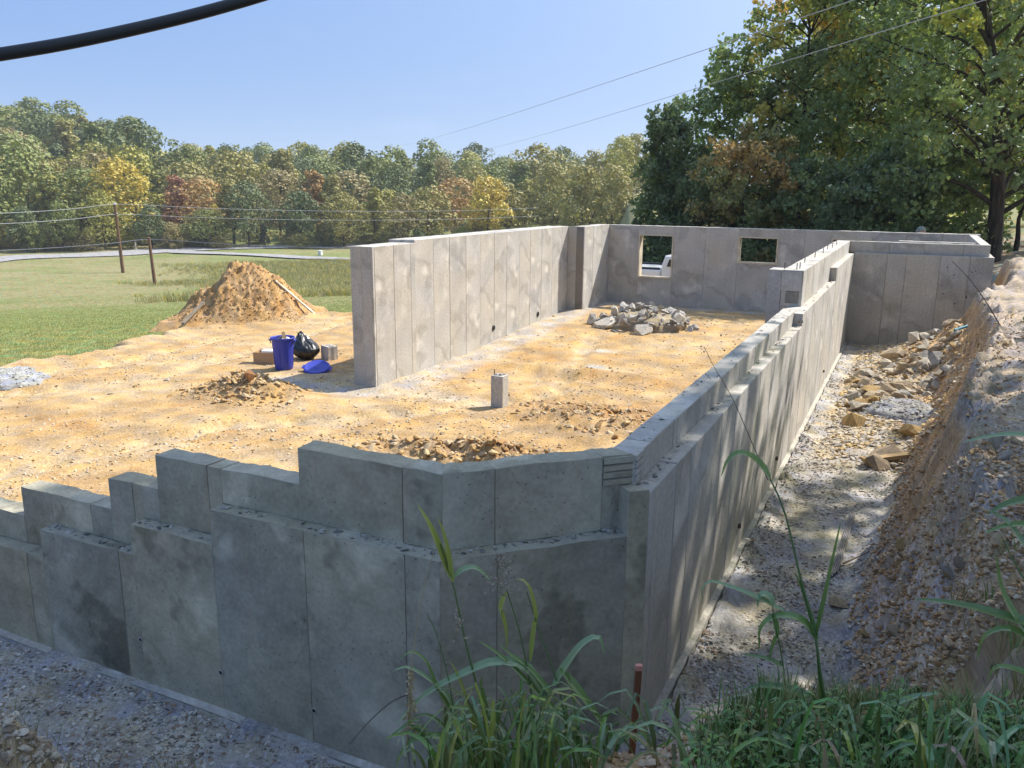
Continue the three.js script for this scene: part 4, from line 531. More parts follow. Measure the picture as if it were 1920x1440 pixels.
// far broadleaf crown in a unit of 1 m: height h, width w, built of clumps
function farCrown(seed, w, h, nl, size, shape) {
  const r = mulberry(seed), s = new Soup(), blobs = [], nb = 20 + Math.floor(r() * 10);
  for (let i = 0; i < nb; i++) { const t = Math.pow((i + 0.5) / nb, 0.9), a = i * 2.4 + r(), ring = shape === 'oval' ? Math.sin(Math.PI * Math.min(1, 0.12 + t * 0.86)) : shape === 'round' ? Math.sin(Math.PI * Math.min(1, 0.2 + t * 0.78)) : 1 - t * 0.82; const k = ring * w * 0.40 * (0.35 + r() * 0.85); blobs.push([V(Math.cos(a) * k, h * (0.10 + t * 0.80), Math.sin(a) * k), w * (0.10 + r() * 0.15) * (shape === 'cone' ? 0.5 + ring * 0.5 : 1)]); }
  let n = 0, g = 0; while (n < nl && g++ < nl * 4) { const [c, q] = blobs[Math.floor(r() * nb)]; const o = V(r() - 0.5, (r() - 0.5), r() - 0.5).normalize(); if (o.y < -0.35 && r() < 0.6) continue; const p = c.clone().addScaledVector(o, q * (0.7 + r() * 0.42)); let deep = 0; for (const [d, e] of blobs) if (p.distanceTo(d) < e * 0.62) { deep = 1; break; } if (deep) continue; const b = 0.72 + r() * 0.5; leafQuad(s, p, size, r, [b * (0.94 + r() * 0.14), b, b * (0.8 + r() * 0.3)], o, 1.5); n++; }
  return s.geo();
}
const farGeos = [['round', 9, 11], ['oval', 7.5, 13], ['round', 10.5, 10.5], ['oval', 8.5, 11.5], ['round', 8, 9.5], ['cone', 6.5, 12], ['oval', 10, 14]].map(([sh, w, h], i) => farCrown(100 + i, w, h, 2600, 0.46, sh));
const farTrunk = merged([tubeGeo([V(0, -1, 0), V(0.1, 2.5, 0), V(-0.1, 6.5, 0.1)], 0.24, 0.10, 6, 6), tubeGeo([V(0, 2.6, 0), V(0.9, 4.4, 0.4), V(1.8, 6.5, 0.5)], 0.12, 0.05, 4, 5), tubeGeo([V(0, 3.0, 0), V(-1.0, 4.6, -0.3), V(-1.7, 6.8, -0.2)], 0.12, 0.05, 4, 5)]);
const KIND = {
  green: [leafMat([0.230, 0.265, 0.052]), 'leafy green tree among the woods on the far hillside', 'green trees on the far hillside'],
  deep: [leafMat([0.135, 0.175, 0.046]), 'dark green tree among the woods on the far hillside', 'dark green trees on the far hillside'],
  olive: [leafMat([0.355, 0.320, 0.075]), 'olive brown fading tree among the woods on the far hillside', 'olive trees on the far hillside'],
  lime: [leafMat([0.390, 0.370, 0.060]), 'yellow-green tree among the woods on the far hillside', 'yellow-green trees on the far hillside'],
  gold: [leafMat([0.600, 0.470, 0.065]), 'golden yellow tree among the woods on the far hillside', 'golden trees on the far hillside'],
  orange: [leafMat([0.480, 0.300, 0.085]), 'orange autumn tree among the woods on the far hillside', 'orange trees on the far hillside'],
  red: [leafMat([0.46, 0.230, 0.120]), 'reddish autumn tree among the woods on the far hillside', 'reddish trees on the far hillside'],
  russet: [leafMat([0.340, 0.275, 0.095]), 'dull russet tree among the woods on the far hillside', 'russet trees on the far hillside'],
};
function farTree(x, z, h, kind, r, label, grp, gi) {
  const [mat, l, g] = KIND[kind], i = gi ?? Math.floor(r() * farGeos.length), t = thing('broadleaf_tree', label || l, 'tree', grp === undefined ? g : grp, V(x, terrainH(x, z) - 0.2, z), rr(0, 6.28, r));
  mesh('trunk', farTrunk, barkMat, t); const c = mesh('crown', farGeos[i], mat, t); c.position.y = 1.3; const s = h / 13.5; t.scale.set(s * rr(1.05, 1.45, r), s, s * rr(1.05, 1.45, r)); return t;
}
{
  const r = mulberry(404), put = [];
  const named = [ // trees one can pick out in the photograph: pixel column of the middle, pixel row of the top, distance, kind, height
    [915, 320, 138, 'gold', 13, 'single bright golden yellow tree behind the long left wall'], [240, 285, 150, 'lime', 15, null], [150, 300, 146, 'green', 16, null], [20, 250, 150, 'green', 18, null], [85, 320, 146, 'lime', 14, null], [330, 322, 148, 'red', 14, 'red and orange tree standing behind the tallest utility pole'], [375, 322, 147, 'orange', 14, null], [430, 330, 144, 'olive', 13, null], [520, 305, 152, 'russet', 14, null], [590, 312, 150, 'orange', 14, null], [650, 308, 152, 'russet', 15, null], [700, 345, 142, 'lime', 12, null], [740, 325, 152, 'deep', 14, null], [800, 340, 142, 'olive', 12, null], [855, 322, 150, 'orange', 13, null], [985, 330, 150, 'lime', 12, null], [1095, 298, 128, 'olive', 14, 'broad pale olive tree above the notch of the left wall'], [1040, 320, 140, 'olive', 12, null], [1150, 320, 120, 'olive', 11, null], [460, 350, 140, 'deep', 11, null], [560, 350, 140, 'deep', 11, null], [640, 370, 138, 'olive', 10, null], [755, 372, 138, 'russet', 10, null], [110, 390, 138, 'green', 10, null], [190, 395, 138, 'lime', 9, null], [40, 380, 140, 'deep', 11, null], [280, 400, 138, 'deep', 9, null], [-60, 300, 145, 'green', 16, null]];
  for (const [u, v, D, k, h, l] of named) { const p = atD(u, v, D); const y = terrainH(p.x, p.z), t = farTree(p.x, p.z, Math.max(8, p.y - y + 0.3), k, r, l, l ? null : undefined, l && k === 'gold' ? 3 : undefined); put.push([p.x, p.z]); }
  const rowsD = [143, 152, 162, 173, 185, 198, 212, 227, 243, 258]; const kinds = ['green', 'green', 'deep', 'olive', 'lime', 'olive', 'lime', 'green', 'russet', 'olive', 'green', 'olive', 'gold', 'green'];
  rowsD.forEach((D, j) => { for (let u = -150; u < 1300; u += 9.0 / D * 1554 * rr(0.85, 1.2, r)) { const a = Math.atan((u - 960) / 1595) - YAW, d = D + rr(-4, 4, r), x = Math.sin(a) * d, z = -Math.cos(a) * d; if (put.some(q => Math.hypot(q[0] - x, q[1] - z) < 4.6)) continue; if (u > 1215 && D < 200) continue; put.push([x, z]); let k = kinds[Math.floor(r() * (j > 4 ? 8 : 14))]; if (j >= 6 && r() < 0.55) k = r() < 0.5 ? 'deep' : 'green'; const big = u < 260 ? 1.12 : 1; farTree(x, z, rr(10.5, 15.5, r) * big * (j < 2 ? 0.85 : 1), k, r); } });
  // roadside tree, small conifer and low brush in front of the woods
  const a = hit(392, 466); const rt = thing('roadside_tree', 'small spreading green tree with leaning trunks beside the road', 'tree', null, a, 0.4); mesh('trunk', merged([tubeGeo([V(0, -0.3, 0), V(-0.4, 1.4, 0), V(-1.2, 3, 0.2)], 0.16, 0.07, 5, 6), tubeGeo([V(0.1, -0.3, 0), V(0.3, 1.5, 0.1), V(0.9, 3.1, 0)], 0.15, 0.07, 5, 6)]), barkMat, rt); const cr = mesh('crown', farGeos[2], KIND.green[0], rt); cr.position.y = 1.4; cr.scale.set(0.72, 0.42, 0.72);
  const og = hit(402, 440, 120); const ogt = thing('sapling', 'small bright orange-yellow sapling above the roadside tree', 'tree', null, V(atD(403, 420, 139).x, terrainH(atD(403, 420, 139).x, atD(403, 420, 139).z), atD(403, 420, 139).z)); mesh('trunk', farTrunk, barkMat, ogt).scale.set(0.5, 0.8, 0.5); const oc = mesh('crown', farGeos[4], KIND.gold[0], ogt); oc.scale.set(0.30, 0.32, 0.30); oc.position.y = 3.6;
  const cn = hit(496, 463); const cnt = thing('small_conifer', 'little grey-green cone-shaped evergreen beside the far road', 'tree', null, cn); mesh('trunk', tubeGeo([V(0, -0.2, 0), V(0, 1.5, 0), V(0, 3.2, 0)], 0.08, 0.02, 4, 5), barkMat, cnt); const cc = mesh('crown', farGeos[5], leafMat([0.10, 0.13, 0.075]), cnt); cc.scale.set(0.34, 0.33, 0.34);
  for (let i = 0; i < 70; i++) { const u = rr(-40, 1180, r), D = 136 + rr(0, 9, r), q = atD(u, 460, D), b = thing('shrub', 'low brushy shrub at the foot of the far woods', 'shrub', 'shrubs along the edge of the far woods', V(q.x, terrainH(q.x, q.z) - 0.2, q.z), rr(0, 6, r)); const k = ['green', 'olive', 'deep', 'lime', 'russet'][Math.floor(r() * 5)]; mesh('foliage', farGeos[Math.floor(r() * 5)], KIND[k][0], b); b.scale.set(rr(0.3, 0.55, r), rr(0.18, 0.34, r), rr(0.3, 0.5, r)); mesh('stem', tubeGeo([V(0, -0.5, 0), V(0.2, 2, 0), V(0, 4, 0)], 0.2, 0.05, 3, 5), barkMat, b); }
}
console.log('far woods done');
// near trees: trunk, limbs that reach into each clump of the crown, leaf-sized faces
function nearTree(name, label, grp, x, z, y0, H, crown, o) {
  const r = mulberry(o.seed), t = thing(name, label, 'tree', grp, V(x, y0 ?? groundAt(x, z) - 0.15, z)), tr = [], s = new Soup(), lean = o.lean || [0, 0];
  const axis = k => V(lean[0] * k * k, k * H * 0.86, lean[1] * k * k), rad = o.r ?? H * 0.016;
  tr.push(tubeGeo([axis(-0.03), axis(0.25), axis(0.5), axis(0.75), axis(1)].map((p, i) => p.add(V(rr(-0.1, 0.1, r) * i * 0.4, 0, rr(-0.1, 0.1, r) * i * 0.4))), rad, rad * 0.18, 12, 8));
  const [cy0, cy1, cw, cd] = crown; const nb = o.blobs || 34;
  for (let i = 0; i < nb; i++) {
    const k = (i + r()) / nb, y = lerp(cy0, cy1, k), prof = o.prof ? o.prof(k) : Math.sqrt(Math.max(0.04, 1 - Math.pow(Math.abs(k - 0.38) / 0.64, 2.2))), a = i * 2.399 + r() * 0.8, q = prof * (0.42 + 0.62 * Math.sqrt(r()));
    const ax = axis(Math.min(1, y / H)), c = V(ax.x * 0.8 + Math.cos(a) * cw * q, y + rr(-0.3, 0.3, r), ax.z * 0.8 + Math.sin(a) * cd * q), br = (o.br || 1.05) * rr(0.7, 1.25, r);
    const from = axis(Math.max(0.12, Math.min(0.95, (y - Math.hypot(c.x - ax.x, c.z - ax.z) * 0.55) / (H * 0.86))));
    tr.push(tubeGeo([from, from.clone().lerp(c, 0.5).add(V(0, 0.25, 0)), c, c.clone().add(c.clone().sub(from).normalize().multiplyScalar(br * 0.8))], rad * 0.34 * (1 - k * 0.5), 0.012, 6, 5));
    const tint = o.tints[Math.floor(Math.pow(r(), 1.5) * o.tints.length)];
    const sub = []; for (let j = 0; j < 9; j++) { const d = V(r() - 0.5, (r() - 0.5) * 0.8, r() - 0.5).normalize().multiplyScalar(br * (0.45 + r() * 0.65)); const e = c.clone().add(d); sub.push(e); if (j < 5) tr.push(tubeGeo([c, c.clone().lerp(e, 0.55).add(V(0, 0.08, 0)), e], 0.016, 0.005, 3, 4)); }
    for (let j = 0; j < o.leaves; j++) { const e = sub[Math.floor(r() * 9)], d = V(r() - 0.5, (r() - 0.5) * 0.75, r() - 0.5).normalize(), p = e.clone().addScaledVector(d, br * 0.42 * Math.pow(r(), 0.5)), b = 0.75 + r() * 0.5; leafQuad(s, p, o.size, r, [tint[0] * b * (0.9 + r() * 0.2), tint[1] * b, tint[2] * b], V(0, 1, 0), 0.45); }
  }
  mesh('trunk', merged(tr), o.bark || barkMat, t); mesh('crown', s.geo(), o.mat || nearLeaf, t); return t;
}
const nearLeaf = leafMat([1, 1, 1], 0.55);
const GREEN = [[0.27, 0.35, 0.095], [0.34, 0.42, 0.105], [0.23, 0.30, 0.095], [0.54, 0.56, 0.10]], MIX = [[0.28, 0.35, 0.09], [0.45, 0.47, 0.095], [0.58, 0.50, 0.09], [0.23, 0.30, 0.09], [0.64, 0.46, 0.10]], DARK = [[0.16, 0.225, 0.085], [0.21, 0.275, 0.09], [0.18, 0.245, 0.08]], FADE = [[0.40, 0.32, 0.10], [0.30, 0.30, 0.085], [0.52, 0.35, 0.11], [0.25, 0.27, 0.08]];
{
  const at = (u, D) => { const p = atD(u, 440, D); return [p.x, p.z]; };
  const T = (u, D, vtop, w, o, label, yb = 1.2) => { const [x, z] = at(u, D), y = terrainH(x, z), top = atD(u, vtop, D).y - y; nearTree('woodland_tree', label, null, x, z, y - 0.15, top * 0.97, [o.low ?? yb, top, w, w * 0.85], o); };
  T(1247, 34, 215, 1.2, { seed: 1, tints: DARK, leaves: 420, size: 0.17, blobs: 36, br: 0.72, low: 0.2, prof: k => 1.05 - k * 0.8 }, 'dark narrow tree at the left end of the tall woods');
  T(1362, 38, 95, 1.9, { seed: 2, tints: GREEN, leaves: 300, size: 0.19, blobs: 40, low: 0.8 }, 'tall green oak next to the dark narrow tree');
  T(1488, 37, -70, 2.9, { seed: 3, tints: MIX, leaves: 250, size: 0.19, blobs: 52, low: 0.8 }, 'tall fading tree with brownish leaves behind the second window');
  T(1395, 31.5, 250, 1.9, { seed: 4, tints: FADE, leaves: 360, size: 0.15, blobs: 30, br: 0.7, low: 0.3 }, 'rust tinged understorey tree behind the back wall');
  T(1590, 37, -120, 3.2, { seed: 5, tints: GREEN, leaves: 250, size: 0.19, blobs: 54, low: 0.8 }, 'tall green tree rising behind the back wall');
  T(1640, 43, -160, 3.6, { seed: 6, tints: MIX, leaves: 200, size: 0.21, blobs: 52, low: 2.5, lean: [0.8, 0] }, 'high open tree with yellow lit leaves behind the woods edge');
  T(1715, 35, -170, 3.0, { seed: 7, tints: GREEN, leaves: 220, size: 0.18, blobs: 50, low: 1.4 }, 'tall green tree over the return wall');
  T(1868, 30, -200, 3.2, { seed: 8, tints: GREEN, leaves: 260, size: 0.18, blobs: 46, low: 2.8, r: 0.26, lean: [-1.6, 0.3] }, 'big tree with thick leaning trunk right of the return wall');
  T(1500, 31, 300, 1.8, { seed: 9, tints: DARK, leaves: 360, size: 0.15, blobs: 30, br: 0.75, low: 0.1 }, 'dark bushy understorey tree behind the third window');
  T(1640, 30, 290, 1.8, { seed: 10, tints: DARK, leaves: 340, size: 0.15, blobs: 30, br: 0.75, low: 0.1 }, 'dark bushy understorey tree behind the return wall');
  T(1745, 31, 285, 1.6, { seed: 11, tints: GREEN, leaves: 300, size: 0.15, blobs: 24, br: 0.7, low: 0.5 }, 'green understorey tree behind the person in the cap');
  T(1312, 33, 330, 1.3, { seed: 12, tints: DARK, leaves: 340, size: 0.15, blobs: 24, br: 0.7, low: 0.2 }, 'dark low tree behind the first window');
  T(1960, 36, -160, 3.0, { seed: 13, tints: MIX, leaves: 260, size: 0.19, blobs: 44, low: 2.2 }, 'yellow-green tree at the right end of the woods');
  T(1800, 47, -60, 3.6, { seed: 14, tints: MIX, leaves: 340, size: 0.22, blobs: 46, low: 1.5 }, 'sunlit yellow-green tree deep behind the leaning trunk');
  T(1550, 47, -20, 3.4, { seed: 15, tints: MIX, leaves: 340, size: 0.22, blobs: 46, low: 1.5 }, 'broad tree deep in the woods behind the back wall');
  T(1908, 33, 300, 0.5, { seed: 16, tints: GREEN, leaves: 120, size: 0.15, blobs: 8, br: 0.4, low: 2.0, r: 0.10 }, 'slim straight young tree on the lawn right of the leaning trunk');
}
// ---- the grove out of the picture to the right, whose shade lies on the near walls and the bank
const SHADE = [[5.6, -9.6, 15, 21], [9.4, -8.2, 17, 22], [6.6, -5.2, 16, 23], [10.8, -4.0, 16, 24], [2.9, -6.3, 13.5, 25], [5.4, -12.4, 12, 26], [2.9, -9.7, 16.5, 27]];
for (const [x, z, h, sd] of SHADE) nearTree('grove_tree', `leafy tree of the grove beside the bank, ${['rooted at the top of the bank', 'farthest from the trench', 'between the others', 'nearest the lawn', 'closest to the trench', 'thin crowned and nearest the return wall', 'tallest and bare below its high crown'][sd - 21]}`, null, x, z, groundAt(x, z) - 0.2, h, [sd === 27 ? 9.5 : 5.0, h, sd === 27 ? 3.2 : 3.6, sd === 27 ? 3.2 : 3.6], { seed: sd, tints: GREEN, leaves: sd === 25 ? 60 : sd === 26 ? 45 : sd === 21 ? 120 : sd === 27 ? 330 : 200, size: 0.26, blobs: 40, br: 1.15 });
console.log('trees done');
// ---------------------------------------------------------------- utility poles and wires
const poleWood = std(lin(0.22, 0.13, 0.075), { map: woodMap }), wireMat = std(lin(0.40, 0.41, 0.42), { roughness: 0.6 }), darkWire = std(lin(0.10, 0.11, 0.13), { roughness: 0.6 });
{
  const b1 = hit(231, 512), b2 = hit(291, 535); const D1 = Math.hypot(b1.x, b1.z), D2 = Math.hypot(b2.x, b2.z);
  const t1 = atD(215, 383, D1), t2 = atD(279, 446, D2);
  const pole = (b, t, r, l) => { const g = thing('utility_pole', l, 'utility pole', null, V(b.x, b.y - 0.3, b.z)), top = t.clone().sub(b).add(V(0, 0.3, 0)); mesh('shaft', tubeGeo([V(0, 0, 0), top.clone().multiplyScalar(0.5), top], r * 1.15, r * 0.85, 6, 10), poleWood, g); return [g, top]; };
  const [p1, top1] = pole(b1, t1, 0.17, 'taller brown wooden utility pole carrying the wires over the field'); mesh('cap', new THREE.CylinderGeometry(0.15, 0.16, 0.10, 10).translate(top1.x, top1.y + 0.03, top1.z), std(lin(0.6, 0.6, 0.58)), p1); mesh('insulator', new THREE.CylinderGeometry(0.05, 0.06, 0.18, 8).translate(top1.x, top1.y + 0.16, top1.z), std(lin(0.7, 0.7, 0.7)), p1); mesh('insulator', new THREE.CylinderGeometry(0.05, 0.05, 0.2, 8).rotateZ(1.57).translate(top1.x + 0.15, top1.y - 0.95, top1.z), std(lin(0.7, 0.7, 0.7)), p1);
  const [p2, top2] = pole(b2, t2, 0.14, 'shorter brown wooden utility pole with a cut-off top'); mesh('cap', new THREE.CylinderGeometry(0.12, 0.13, 0.05, 10).translate(top2.x, top2.y + 0.01, top2.z), poleWood, p2);
  const wire = (pts, r, m, l) => { const o = mesh('overhead_wire', new THREE.TubeGeometry(new THREE.CatmullRomCurve3(pts), 60, r, 5), m); tag(o, l, 'wire'); };
  const sag = (a, b, s, n = 6) => Array.from({ length: n + 1 }, (_, i) => { const t = i / n, p = a.clone().lerp(b, t); p.y -= 4 * s * t * (1 - t); return p; });
  for (const [v0, v1, v2, l] of [[391, 383, 388, 'upper'], [412, 402, 403, 'lower']]) wire([...sag(atD(-330, v0 + 8, 80), atD(217, v1, D1), 0.5), ...sag(atD(217, v1, D1), atD(1010, v2 + 2, 118), 0.6).slice(1)], 0.021, wireMat, l + ' of two pale wires strung past the top of the taller utility pole');
  wire([...sag(atD(-300, 476, 62), t2.clone().setY(t2.y - 0.15), 0.3), ...sag(t2.clone().setY(t2.y - 0.15), atD(960, 466, 92), 0.4).slice(1)], 0.03, darkWire, 'thin wire strung from the top of the shorter utility pole');
  wire(sag(atD(700, 276, 190), atD(1800, -66, 11), 0.8), 0.0062, std(lin(0.30, 0.33, 0.38)), 'left of two thin wires slanting up across the sky into the trees');
  wire(sag(atD(820, 290, 190), atD(2050, -62, 11), 0.8), 0.0062, std(lin(0.30, 0.33, 0.38)), 'right of two thin wires slanting up across the sky into the trees');
  const cab = mesh('thick_cable', new THREE.TubeGeometry(new THREE.CatmullRomCurve3([atD(-420, 148, 2.9), atD(-200, 132, 2.85), atD(0, 102, 2.8), atD(120, 82, 2.8), atD(245, 56, 2.82), atD(370, 26, 2.85), atD(490, -8, 2.9), atD(680, -70, 3.0), atD(900, -150, 3.1)]), 90, 0.0178, 12), std(lin(0.018, 0.02, 0.024), { roughness: 0.55 })); tag(cab, 'thick black cable sagging overhead against the sky', 'cable');
  // small things along the road
  const mb = hit(255, 470); const m = thing('marker_post', 'short pale wooden marker post beside the road', 'post', null, mb); mesh('shaft', box(0.16, 1.25, 0.16, 0, 0.62, 0), paleWood, m); mesh('cap', box(0.22, 0.12, 0.22, 0, 1.3, 0), greyWood, m);
  const ub = hit(601, 480, 60); const u = thing('utility_box', 'small white utility box on the far lawn', 'utility box', null, ub); mesh('cabinet', rbox(0.5, 0.55, 0.5, 0.03, 0, 0.35, 0), std(lin(0.75, 0.75, 0.73)), u); mesh('lid', rbox(0.6, 0.10, 0.6, 0.03, 0, 0.66, 0), std(lin(0.8, 0.8, 0.78)), u);
}
// ---------------------------------------------------------------- white pickup behind the back wall
{
  const paint = new THREE.MeshPhysicalMaterial({ color: lin(0.78, 0.79, 0.80), roughness: 0.35, clearcoat: 0.6, clearcoatRoughness: 0.1 }), rubber = std(lin(0.02, 0.02, 0.02)), glass = std(lin(0.015, 0.018, 0.02), { roughness: 0.08 }), trim = std(lin(0.02, 0.02, 0.022), { roughness: 0.5 });
  const ref = onZ(1256, 478, -24.6), gy = terrainH(ref.x, -24.6); const T = thing('pickup_truck', 'white pickup truck parked behind the back wall, seen through the windows', 'truck', null, V(ref.x, gy, -24.6 - 0.95));
  const ex = (pts, d, z) => { const s = new THREE.Shape(); pts.forEach((p, i) => i ? s.lineTo(...p) : s.moveTo(...p)); return new THREE.ExtrudeGeometry(s, { depth: d, bevelEnabled: true, bevelSize: 0.04, bevelThickness: 0.05, bevelSegments: 3 }).translate(0, 0, z); };
  const roof = ref.y - gy; // cab roof height over the ground
  const bed = EYE.y - (EYE.y - onZ(1225, 499, -24.6).y) - gy;
  mesh('bed', ex([[-2.0, 0.45], [-1.65, 0.45], [-1.55, 0.85], [-0.75, 0.85], [-0.65, 0.45], [-0.04, 0.45], [-0.04, bed - 0.06], [-2.0, bed - 0.06]], 1.75, 0.08 - 0.0), paint, T);
  mesh('bed_rail', rbox(1.98, 0.06, 0.09, 0.02, -1.03, bed + 0.01, 1.80), trim, T); mesh('bed_rail', rbox(1.98, 0.06, 0.09, 0.02, -1.03, bed + 0.01, 0.10), trim, T);
  mesh('cab', ex([[0.05, 0.42], [2.0, 0.42], [2.02, bed + 0.05], [1.55, bed + 0.12], [1.05, roof], [0.14, roof], [0.05, bed + 0.1]], 1.72, 0.10), paint, T);
  mesh('hood', ex([[2.06, 0.42], [2.2, 0.42], [2.3, 0.85], [3.05, 0.85], [3.15, 0.45], [3.4, 0.45], [3.42, bed - 0.08], [3.2, bed + 0.02], [2.06, bed + 0.06]], 1.75, 0.08), paint, T);
  mesh('side_window', ex([[0.22, bed + 0.12], [0.75, bed + 0.12], [0.75, roof - 0.1], [0.27, roof - 0.1]], 0.01, 1.88), glass, T); mesh('side_window', ex([[0.85, bed + 0.12], [1.45, bed + 0.14], [1.0, roof - 0.1], [0.85, roof - 0.1]], 0.01, 1.88), glass, T);
  for (const x of [-1.15, 2.68]) for (const z of [0.18, 1.72]) { const w = group('wheel', T); w.position.set(x, 0.38, z); mesh('tyre', new THREE.TorusGeometry(0.28, 0.11, 12, 28), rubber, w); mesh('rim', new THREE.CylinderGeometry(0.2, 0.2, 0.14, 16).rotateX(Math.PI / 2), std(lin(0.5, 0.5, 0.5), { metalness: 0.7, roughness: 0.4 }), w); }
  const mir = group('door_mirror', T); mir.position.set(1.62, 0, 2.02); const mp = onZ(1392, 490, -23.5); mesh('housing', new THREE.SphereGeometry(0.15, 20, 12).scale(1.35, 0.75, 0.7).translate(mp.x - ref.x - 1.62, mp.y - gy, -24.6 + 1.1 + 0.95 - 2.02), paint, mir); mesh('arm', box(0.10, 0.04, 0.24, mp.x - ref.x - 1.62, mp.y - gy - 0.06, -24.6 + 1.1 + 0.95 - 2.12), trim, mir);
  mesh('bumper', rbox(0.14, 0.2, 1.8, 0.04, 3.5, 0.55, 0.95), trim, T); mesh('headlight', rbox(0.05, 0.16, 0.3, 0.02, 3.45, bed - 0.25, 1.65), std(lin(0.8, 0.8, 0.8), { roughness: 0.1 }), T);
}
// ---------------------------------------------------------------- person behind the back wall, head above it
{
  const z = -23.6, top = onZ(1729, 424, z), feet = groundAt(top.x, z), Hh = 1.74, base = top.y - Hh;
  const J = { head: [0, 1.61, 0.02, 0.098], chin: [0, 1.53, 0.05, 0.062], neck: [0, 1.44, 0, 0.058], chest: [0, 1.25, 0, 0.155], waist: [0, 1.02, 0, 0.135], hip: [0, 0.92, 0, 0.145] };
  const bones = [['head', 'chin'], ['chin', 'neck'], ['neck', 'chest'], ['chest', 'waist'], ['waist', 'hip']].map(([a, b]) => [J[a], J[b]]);
  for (const s of [-1, 1]) { const sh = [s * 0.18, 1.38, 0, 0.062], el = [s * 0.25, 1.10, 0.02, 0.046], wr = [s * 0.24, 0.86, 0.12, 0.034]; bones.push([[0, 1.38, 0, 0.10], sh], [sh, el], [el, wr], [wr, [s * 0.235, 0.78, 0.15, 0.036]]); for (let f = 0; f < 4; f++) bones.push([[s * (0.215 + f * 0.013), 0.77, 0.155, 0.010], [s * (0.212 + f * 0.013), 0.69 + (f === 0 || f === 3 ? 0.012 : 0), 0.165, 0.009]]); bones.push([[s * 0.22, 0.80, 0.17, 0.011], [s * 0.205, 0.745, 0.195, 0.010]]); const hp = [s * 0.09, 0.90, 0, 0.095], kn = [s * 0.11, 0.49, 0.02, 0.062], an = [s * 0.115, 0.09, 0, 0.045]; bones.push([hp, kn], [kn, an], [an, [s * 0.125, 0.045, 0.14, 0.04]]); bones.push([[s * 0.092, 1.605, 0, 0.02], [s * 0.098, 1.575, 0, 0.016]]); }
  bones.push([[0, 1.585, 0.115, 0.014], [0, 1.565, 0.128, 0.013]]);
  const n = 80, mc = new MarchingCubes(n, new THREE.MeshStandardMaterial(), false, false, 200000); mc.isolation = 0; const half = 0.92;
  for (let k = 0; k < n; k++) for (let j = 0; j < n; j++) for (let i = 0; i < n; i++) { const x = (i / n * 2 - 1) * half, y = (j / n * 2 - 1) * half + 0.87, w = (k / n * 2 - 1) * half; let d = 0.3; if (Math.abs(x) < 0.36 && Math.abs(w) < 0.3) { let e = 0; for (const [a, b] of bones) { const bx = b[0] - a[0], by = b[1] - a[1], bz = b[2] - a[2], t = Math.max(0, Math.min(1, ((x - a[0]) * bx + (y - a[1]) * by + (w - a[2]) * bz) / (bx * bx + by * by + bz * bz))); const q = Math.hypot(x - a[0] - bx * t, y - a[1] - by * t, w - a[2] - bz * t) - lerp(a[3], b[3], t); e += Math.exp(-q * 55); } d = -Math.log(Math.max(e, 1e-9)) / 55; } mc.field[i + j * n + k * n * n] = -d; }
  mc.update(); const g = new THREE.BufferGeometry(), P = mc.positionArray.slice(0, mc.count * 3), N = mc.normalArray.slice(0, mc.count * 3); const col = []; for (let i = 0; i < mc.count; i++) { P[i * 3] *= half; P[i * 3 + 1] = P[i * 3 + 1] * half + 0.87; P[i * 3 + 2] *= half; const y = P[i * 3 + 1], ax = Math.abs(P[i * 3]); const skin = y > 1.455 || (ax > 0.19 && y < 0.9); col.push(...(skin ? [0.42, 0.24, 0.17] : y > 0.93 ? [0.10, 0.11, 0.12] : y > 0.09 ? [0.05, 0.07, 0.12] : [0.05, 0.035, 0.025])); }
  g.setAttribute('position', new THREE.BufferAttribute(P, 3)); g.setAttribute('normal', new THREE.BufferAttribute(N, 3)); g.setAttribute('color', new THREE.Float32BufferAttribute(col, 3));
  const person = thing('person', 'person in a grey-green cap standing behind the back wall', 'person', null, V(top.x, base, z), -0.6);
  mesh('body', g, std(lin(1, 1, 1), { vertexColors: true, roughness: 0.8 }), person);
  const capM = std(lin(0.20, 0.22, 0.19)); mesh('cap', merged([new THREE.SphereGeometry(0.112, 20, 10, 0, 6.283, 0, 1.6).scale(0.98, 0.95, 1.08).translate(0, 1.63, 0.015), new THREE.CylinderGeometry(0.085, 0.09, 0.012, 18, 1, false, -1.4, 2.8).scale(1, 1, 1.3).rotateX(0.15).translate(0, 1.635, 0.085)]), capM, person);
  for (const s of [-1, 1]) mesh('eye', new THREE.SphereGeometry(0.012, 8, 6).translate(s * 0.034, 1.595, 0.103), std(lin(0.03, 0.025, 0.02)), person);
  // a low spoil shelf of earth behind the wall gives the person footing
  if (feet < base - 0.03) { const gr = new THREE.SphereGeometry(1, 32, 10, 0, 6.283, 0, Math.PI / 2).scale(1.8, base - feet + 0.12, 1.1); const h = mesh('earth_heap', gr, std(lin(0.34, 0.25, 0.16), { map: soilMap, bumpMap: soilBump, bumpScale: 0.04 })); h.position.set(top.x, feet - 0.1, z - 0.2); tag(h, 'low earth heap behind the back wall under the person', 'earth heap'); }
}
